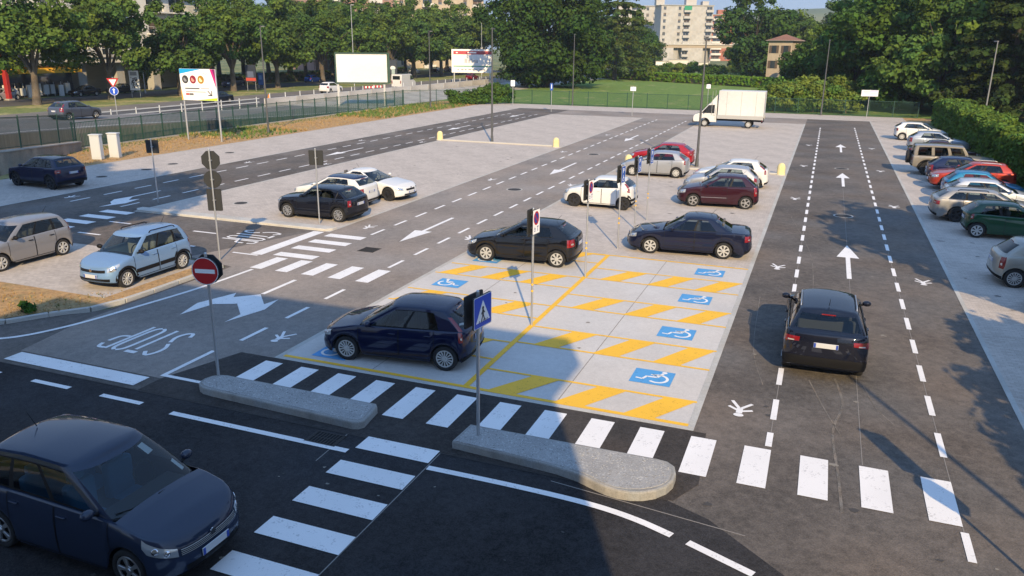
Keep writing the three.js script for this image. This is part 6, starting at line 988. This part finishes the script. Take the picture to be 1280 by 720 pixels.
for (const [px, z, s, k, lab] of [[942, -205, 1.42, 1, 'tall rounded tree standing between the viaduct and the beige villa'], [962, -232, 1.2, 2, 'bright green tree behind the beige villa'], [1004, -158, 0.6, 1, 'low dark tree between the beige villa and the yellow house'], [1003, -240, 1.15, 2, 'leafy tree between the two villas'], [1050, -250, 1.5, 1, 'large dark tree behind the small yellow house'], [985, -255, 1.1, 0, 'leafy tree filling the gap behind the villas']]) wood(atZ(px, 60, z).x, z, s, lab, k);
for (const [px, z, s, lab] of [[797, -240, 0.95, 'dark leafy tree right of the cedar'], [812, -262, 0.85, 'dark purple brown tree in front of the flats'], [786, -215, 1.1, 'broad green tree behind the cedar'], [735, -210, 1.35, 'leafy tree between the broad tree and the cedar'], [925, -285, 0.75, 'rounded tree beside the viaduct end']]) wood(atZ(px, 60, z).x, z, s, lab, 1);
// shrubs
const shrubGeo = [0, 1, 2].map((i) => leaves(1100 + i, crownClumps(1110 + i, 34, 1.3, 2.0, 1.25, 0.75, -0.6), 100, 0.22, [[0.11, 0.18, 0.03], [0.15, 0.205, 0.04], [0.07, 0.13, 0.025]][i])), stemGeo = trunkGeo(1120, 0.5, 0.08, 5, 1, 1.8);
const shrub = (x, z, s, k, label, group = 'shrubs beyond the lawn') => { const g = thing('shrub', label, 'shrub', x, 0, z, x * 3 + z, group); mesh('stems', stemGeo, M.bark, g); mesh('foliage', shrubGeo[k], M.leafPlane, g); g.scale.setScalar(s); };
{ const r = rng(61); for (let i = 0; i < 16; i++) { const px = 800 + i * 11 + r() * 6, z = -208 - r() * 34; shrub(atZ(px, 80, z).x, z, 0.85 + 0.4 * r(), i % 3, 'leafy shrub in the wild strip beyond the clipped lawn hedge'); } }
for (const [px, z, s, k] of [[968, -101.6, 1.1, 1], [984, -102, 1.2, 1], [1000, -101.8, 1.0, 0], [1018, -102.5, 1.15, 1], [1042, -103, 1.1, 0], [1060, -102.4, 0.9, 1], [976, -108, 1.3, 0], [1008, -110, 1.4, 1], [1046, -110, 1.4, 1]]) shrub(atZ(px, 120, z).x, z, s, k, 'sunlit yellow green shrub behind the fence right of the lorry', 'shrubs behind the far fence');
shrub(at(186, 110).x, at(186, 110).z, 1.25, 1, 'yellow green shrub in front of the concrete portico', 'shrubs on the avenue');
// hedges: a dense body of leaves round a woody core
function hedge(label, a, b, w, h, seed, tone, n, name = 'clipped_hedge') {
  const d = V(b[0] - a[0], 0, b[1] - a[1]), L = d.length(), g = thing(name, label, 'hedge', a[0], 0, a[1], Math.atan2(-d.z, d.x), 'hedges'), r = rng(seed), cl = [];
  for (let i = 0; i < n; i++) { const x = r() * L, e = r(), hh = h * (0.97 + (name === 'tall_hedge' ? 0.07 : 0.02) * Math.sin(x * 0.7 + seed)); if (e < 0.4) cl.push([x, hh - 0.25, (r() - 0.5) * w, 0.36, 0.55]); else cl.push([x, 0.2 + r() * (hh - 0.4), (e < 0.75 ? 0.5 : -0.5) * w * (0.92 + 0.1 * r()), 0.34, 0.9]); }
  mesh('branches', box(L, h * 0.78, w * 0.66, L / 2, h * 0.39, 0), M.hedgeCore ??= std({ map: granular(803, [0.11, 0.10, 0.055], 0.25, 0.35, 0.4, 1, 256), roughness: 1 }), g); mesh('foliage', leaves(seed + 1, cl, 44, 0.2, tone), M.leafPlane, g); return g;
}
hedge('long clipped green hedge at the far side of the lawn', [-54, -193], [-8, -159], 1.6, 2.1, 71, [0.15, 0.26, 0.03], 1000);
hedge('clipped green hedge continuing beside the sunlit shrubs', [-7, -158.5], [8, -147], 1.6, 2.0, 72, [0.15, 0.26, 0.03], 320);
hedge('tall sunlit hedge along the row of parked cars', [11.4, -91], [11.4, -40], 2.2, 2.8, 73, [0.11, 0.175, 0.03], 1900, 'tall_hedge');
hedge('dark clipped hedge beyond the side road under the avenue trees', [-99.5, -112], [-99.5, -180], 1.6, 2.0, 74, [0.06, 0.105, 0.03], 420);
// ivy over the far corner of the fence
{ const g = thing('ivy_hedge', 'bright green ivy climbing over the fence at the far corner', 'ivy', 0, 0, 0), r = rng(81), cl = []; for (let i = 0; i < 190; i++) { const t = 0.42 + 0.58 * r(), x = lerp(-48.6, -38.2, t), z = lerp(-88.2, -98.3, t); cl.push([x + (r() - 0.5) * 0.8, 0.3 + r() * (1.6 + 0.5 * Math.sin(t * 9)), z + (r() - 0.3) * 0.9, 0.5, 0.8]); } mesh('leaves', leaves(82, cl, 70, 0.2, [0.075, 0.14, 0.028]), M.leafPlane, g); mesh('stems', merge([...Array(14).keys()].map((i) => { const t = 0.42 + 0.58 * (i + 0.5) / 14, x = lerp(-48.6, -38.2, t), z = lerp(-88.2, -98.3, t); return rod(V(x, 0, z + 0.15), V(x + 0.3, 1.7, z + 0.12), 0.03, 0.015, 5); })), M.bark, g); }
{ const q = rng(66); for (let i = 0; i < 12; i++) plane(-116 - 10 * q() - (i % 2) * 8, -96 - i * 11, 'tall leafy tree closing the view behind the side road', 1.15 + 0.2 * q(), 'back_row_tree'); }
// trees outside the frame whose shadows fall on the lane and the bays
const sideCrown = leaves(1301, crownClumps(1302, 90, 6.6, 3.4, 2.9, 1.5), 70, 0.5, woodTone[0]), sideTrunk = trunkGeo(1303, 3.4, 0.25, 5, 2, 7), smallCrown = leaves(1304, crownClumps(1305, 60, 4.1, 1.7, 1.6, 0.95), 60, 0.34, woodTone[1]), smallTrunk = trunkGeo(1306, 2.4, 0.12, 5, 0.9, 4.2);
for (const [x, z, s, lab] of [[12.3, -20.9, 1.12, 'leafy tree beside the near end of the right bays']]) tree('bay_tree', lab, x, z, z, sideTrunk, sideCrown, M.bark, M.leafPlane, 'trees beside the right bays', s);
for (const [x, z, s, lab] of [[9.5, -14.2, 1.0, 'small round tree at the bays nearer the leafy trees'], [9.4, -10.9, 1.0, 'small round tree at the bays beside the entry sign'], [8.9, -7.6, 0.9, 'small round tree at the bays beside the entry lamp post']]) tree('round_tree', lab, x, z, z, smallTrunk, smallCrown, M.bark, M.leafPlane, 'small round trees beside the right bays', s);
const pineCrown = leaves(1311, [...crownClumps(1312, 150, 14.2, 5.2, 3.4, 1.7)], 70, 0.5, woodTone[1]), pineTrunk = trunkGeo(1313, 9.5, 0.38, 6, 3.5, 14.5);
for (const [x, z, lab] of [[-21.5, -4.0, 'tall umbrella pine beside the street nearer the town building'], [-28, -5.0, 'tall umbrella pine beside the street in the middle of the row'], [-34.5, -4.5, 'tall umbrella pine beside the street further from the town building']]) tree('umbrella_pine', lab, x, z, z, pineTrunk, pineCrown, M.barkDark, M.leafPlane, 'umbrella pines beside the street');
// grass and weeds on the verges
function tufts(name, label, seed, n, place, size, tone) {
  const r = rng(seed), geo = (() => { const g = [], q = rng(5); for (let i = 0; i < 9; i++) { const a = q() * 6.3, l = 0.5 + 0.5 * q(), w = 0.035, c = Math.cos(a), s = Math.sin(a), b = new THREE.BufferGeometry(); b.setAttribute('position', new THREE.Float32BufferAttribute([-s * w + c * 0.05, 0, c * w + s * 0.05, s * w + c * 0.05, 0, -c * w + s * 0.05, c * 0.45 * l, l, s * 0.45 * l], 3)); b.computeVertexNormals(); g.push(b); } return mergeGeometries(g); })();
  const m = new THREE.InstancedMesh(geo, std({ color: 0xffffff, roughness: 1, side: THREE.DoubleSide }), n), o = new THREE.Object3D(), c = new THREE.Color();
  for (let i = 0; i < n; i++) { const [x, y, z, s = 1] = place(r, i); o.position.set(x, y, z); o.rotation.y = r() * 6.3; o.scale.setScalar(size * s * (0.5 + r())); o.scale.y *= 0.7; o.updateMatrix(); m.setMatrixAt(i, o.matrix); const t = 0.6 + 0.7 * r(), k = tone(r, x, z); c.setRGB(k[0] * t, k[1] * t, k[2] * t); m.setColorAt(i, c); }
  m.name = numbered(name); m.userData = { label, category: 'grass', kind: 'stuff' }; m.castShadow = m.receiveShadow = true; scene.add(m);
}
const dryOrGreen = (g) => (r) => r() < g ? [0.09, 0.15, 0.03] : [0.40, 0.26, 0.10];
tufts('dry_grass', 'short dry grass on the corner of bare soil', 201, 1300, (r) => { const x = -18.7 - r() * 10; return x > -19.1 && r() < 0.5 ? [-18.42 - r() * 0.5, 0.085, -15.8 - r() * 4.4, 0.5] : [Math.min(x, -19.0), 0.085, -13.6 - 0.0 - r() * 2.4 + (x < -20 ? 0.3 : -1.2 * (1 - (x + 20) / -1) * 0 - 1.0 * clamp((x + 20) / 1.2, 0, 1)), 0.7]; }, 0.15, dryOrGreen(0.1));
tufts('verge_grass', 'patchy grass on the soil verge below the green fence', 202, 6500, (r) => { const z = -34 - r() * 63, k = Math.sin(z * 0.21) + Math.sin(z * 0.083 + 2); const x = -41.6 - 6.7 * Math.pow(r(), 0.8); return [x, 0, z, k > 0 ? 1.3 : 0.6]; }, 0.3, (r, x, z) => (Math.sin(z * 0.21) + Math.sin(z * 0.083 + 2) > 0.1 || x < -46.5) && r() < 0.85 ? [0.09, 0.17, 0.028] : [0.40, 0.26, 0.10]);
{ const p = at(36, 389, 0.09), g = thing('weed_plant', 'leafy green weed growing on the bare soil by the kerb', 'plant', p.x, 0.085, p.z); mesh('leaves', leaves(211, [[0, 0.12, 0, 0.22, 0.6], [0.12, 0.1, 0.05, 0.16, 0.6], [-0.1, 0.2, 0.03, 0.14, 0.8]], 60, 0.09, [0.07, 0.14, 0.025]), M.leafPlane, g); mesh('stem', rod(V(0, -0.02, 0), V(-0.06, 0.3, 0.02), 0.008, 0.004, 5), M.bark, g); }
renderer.render(scene, camera);
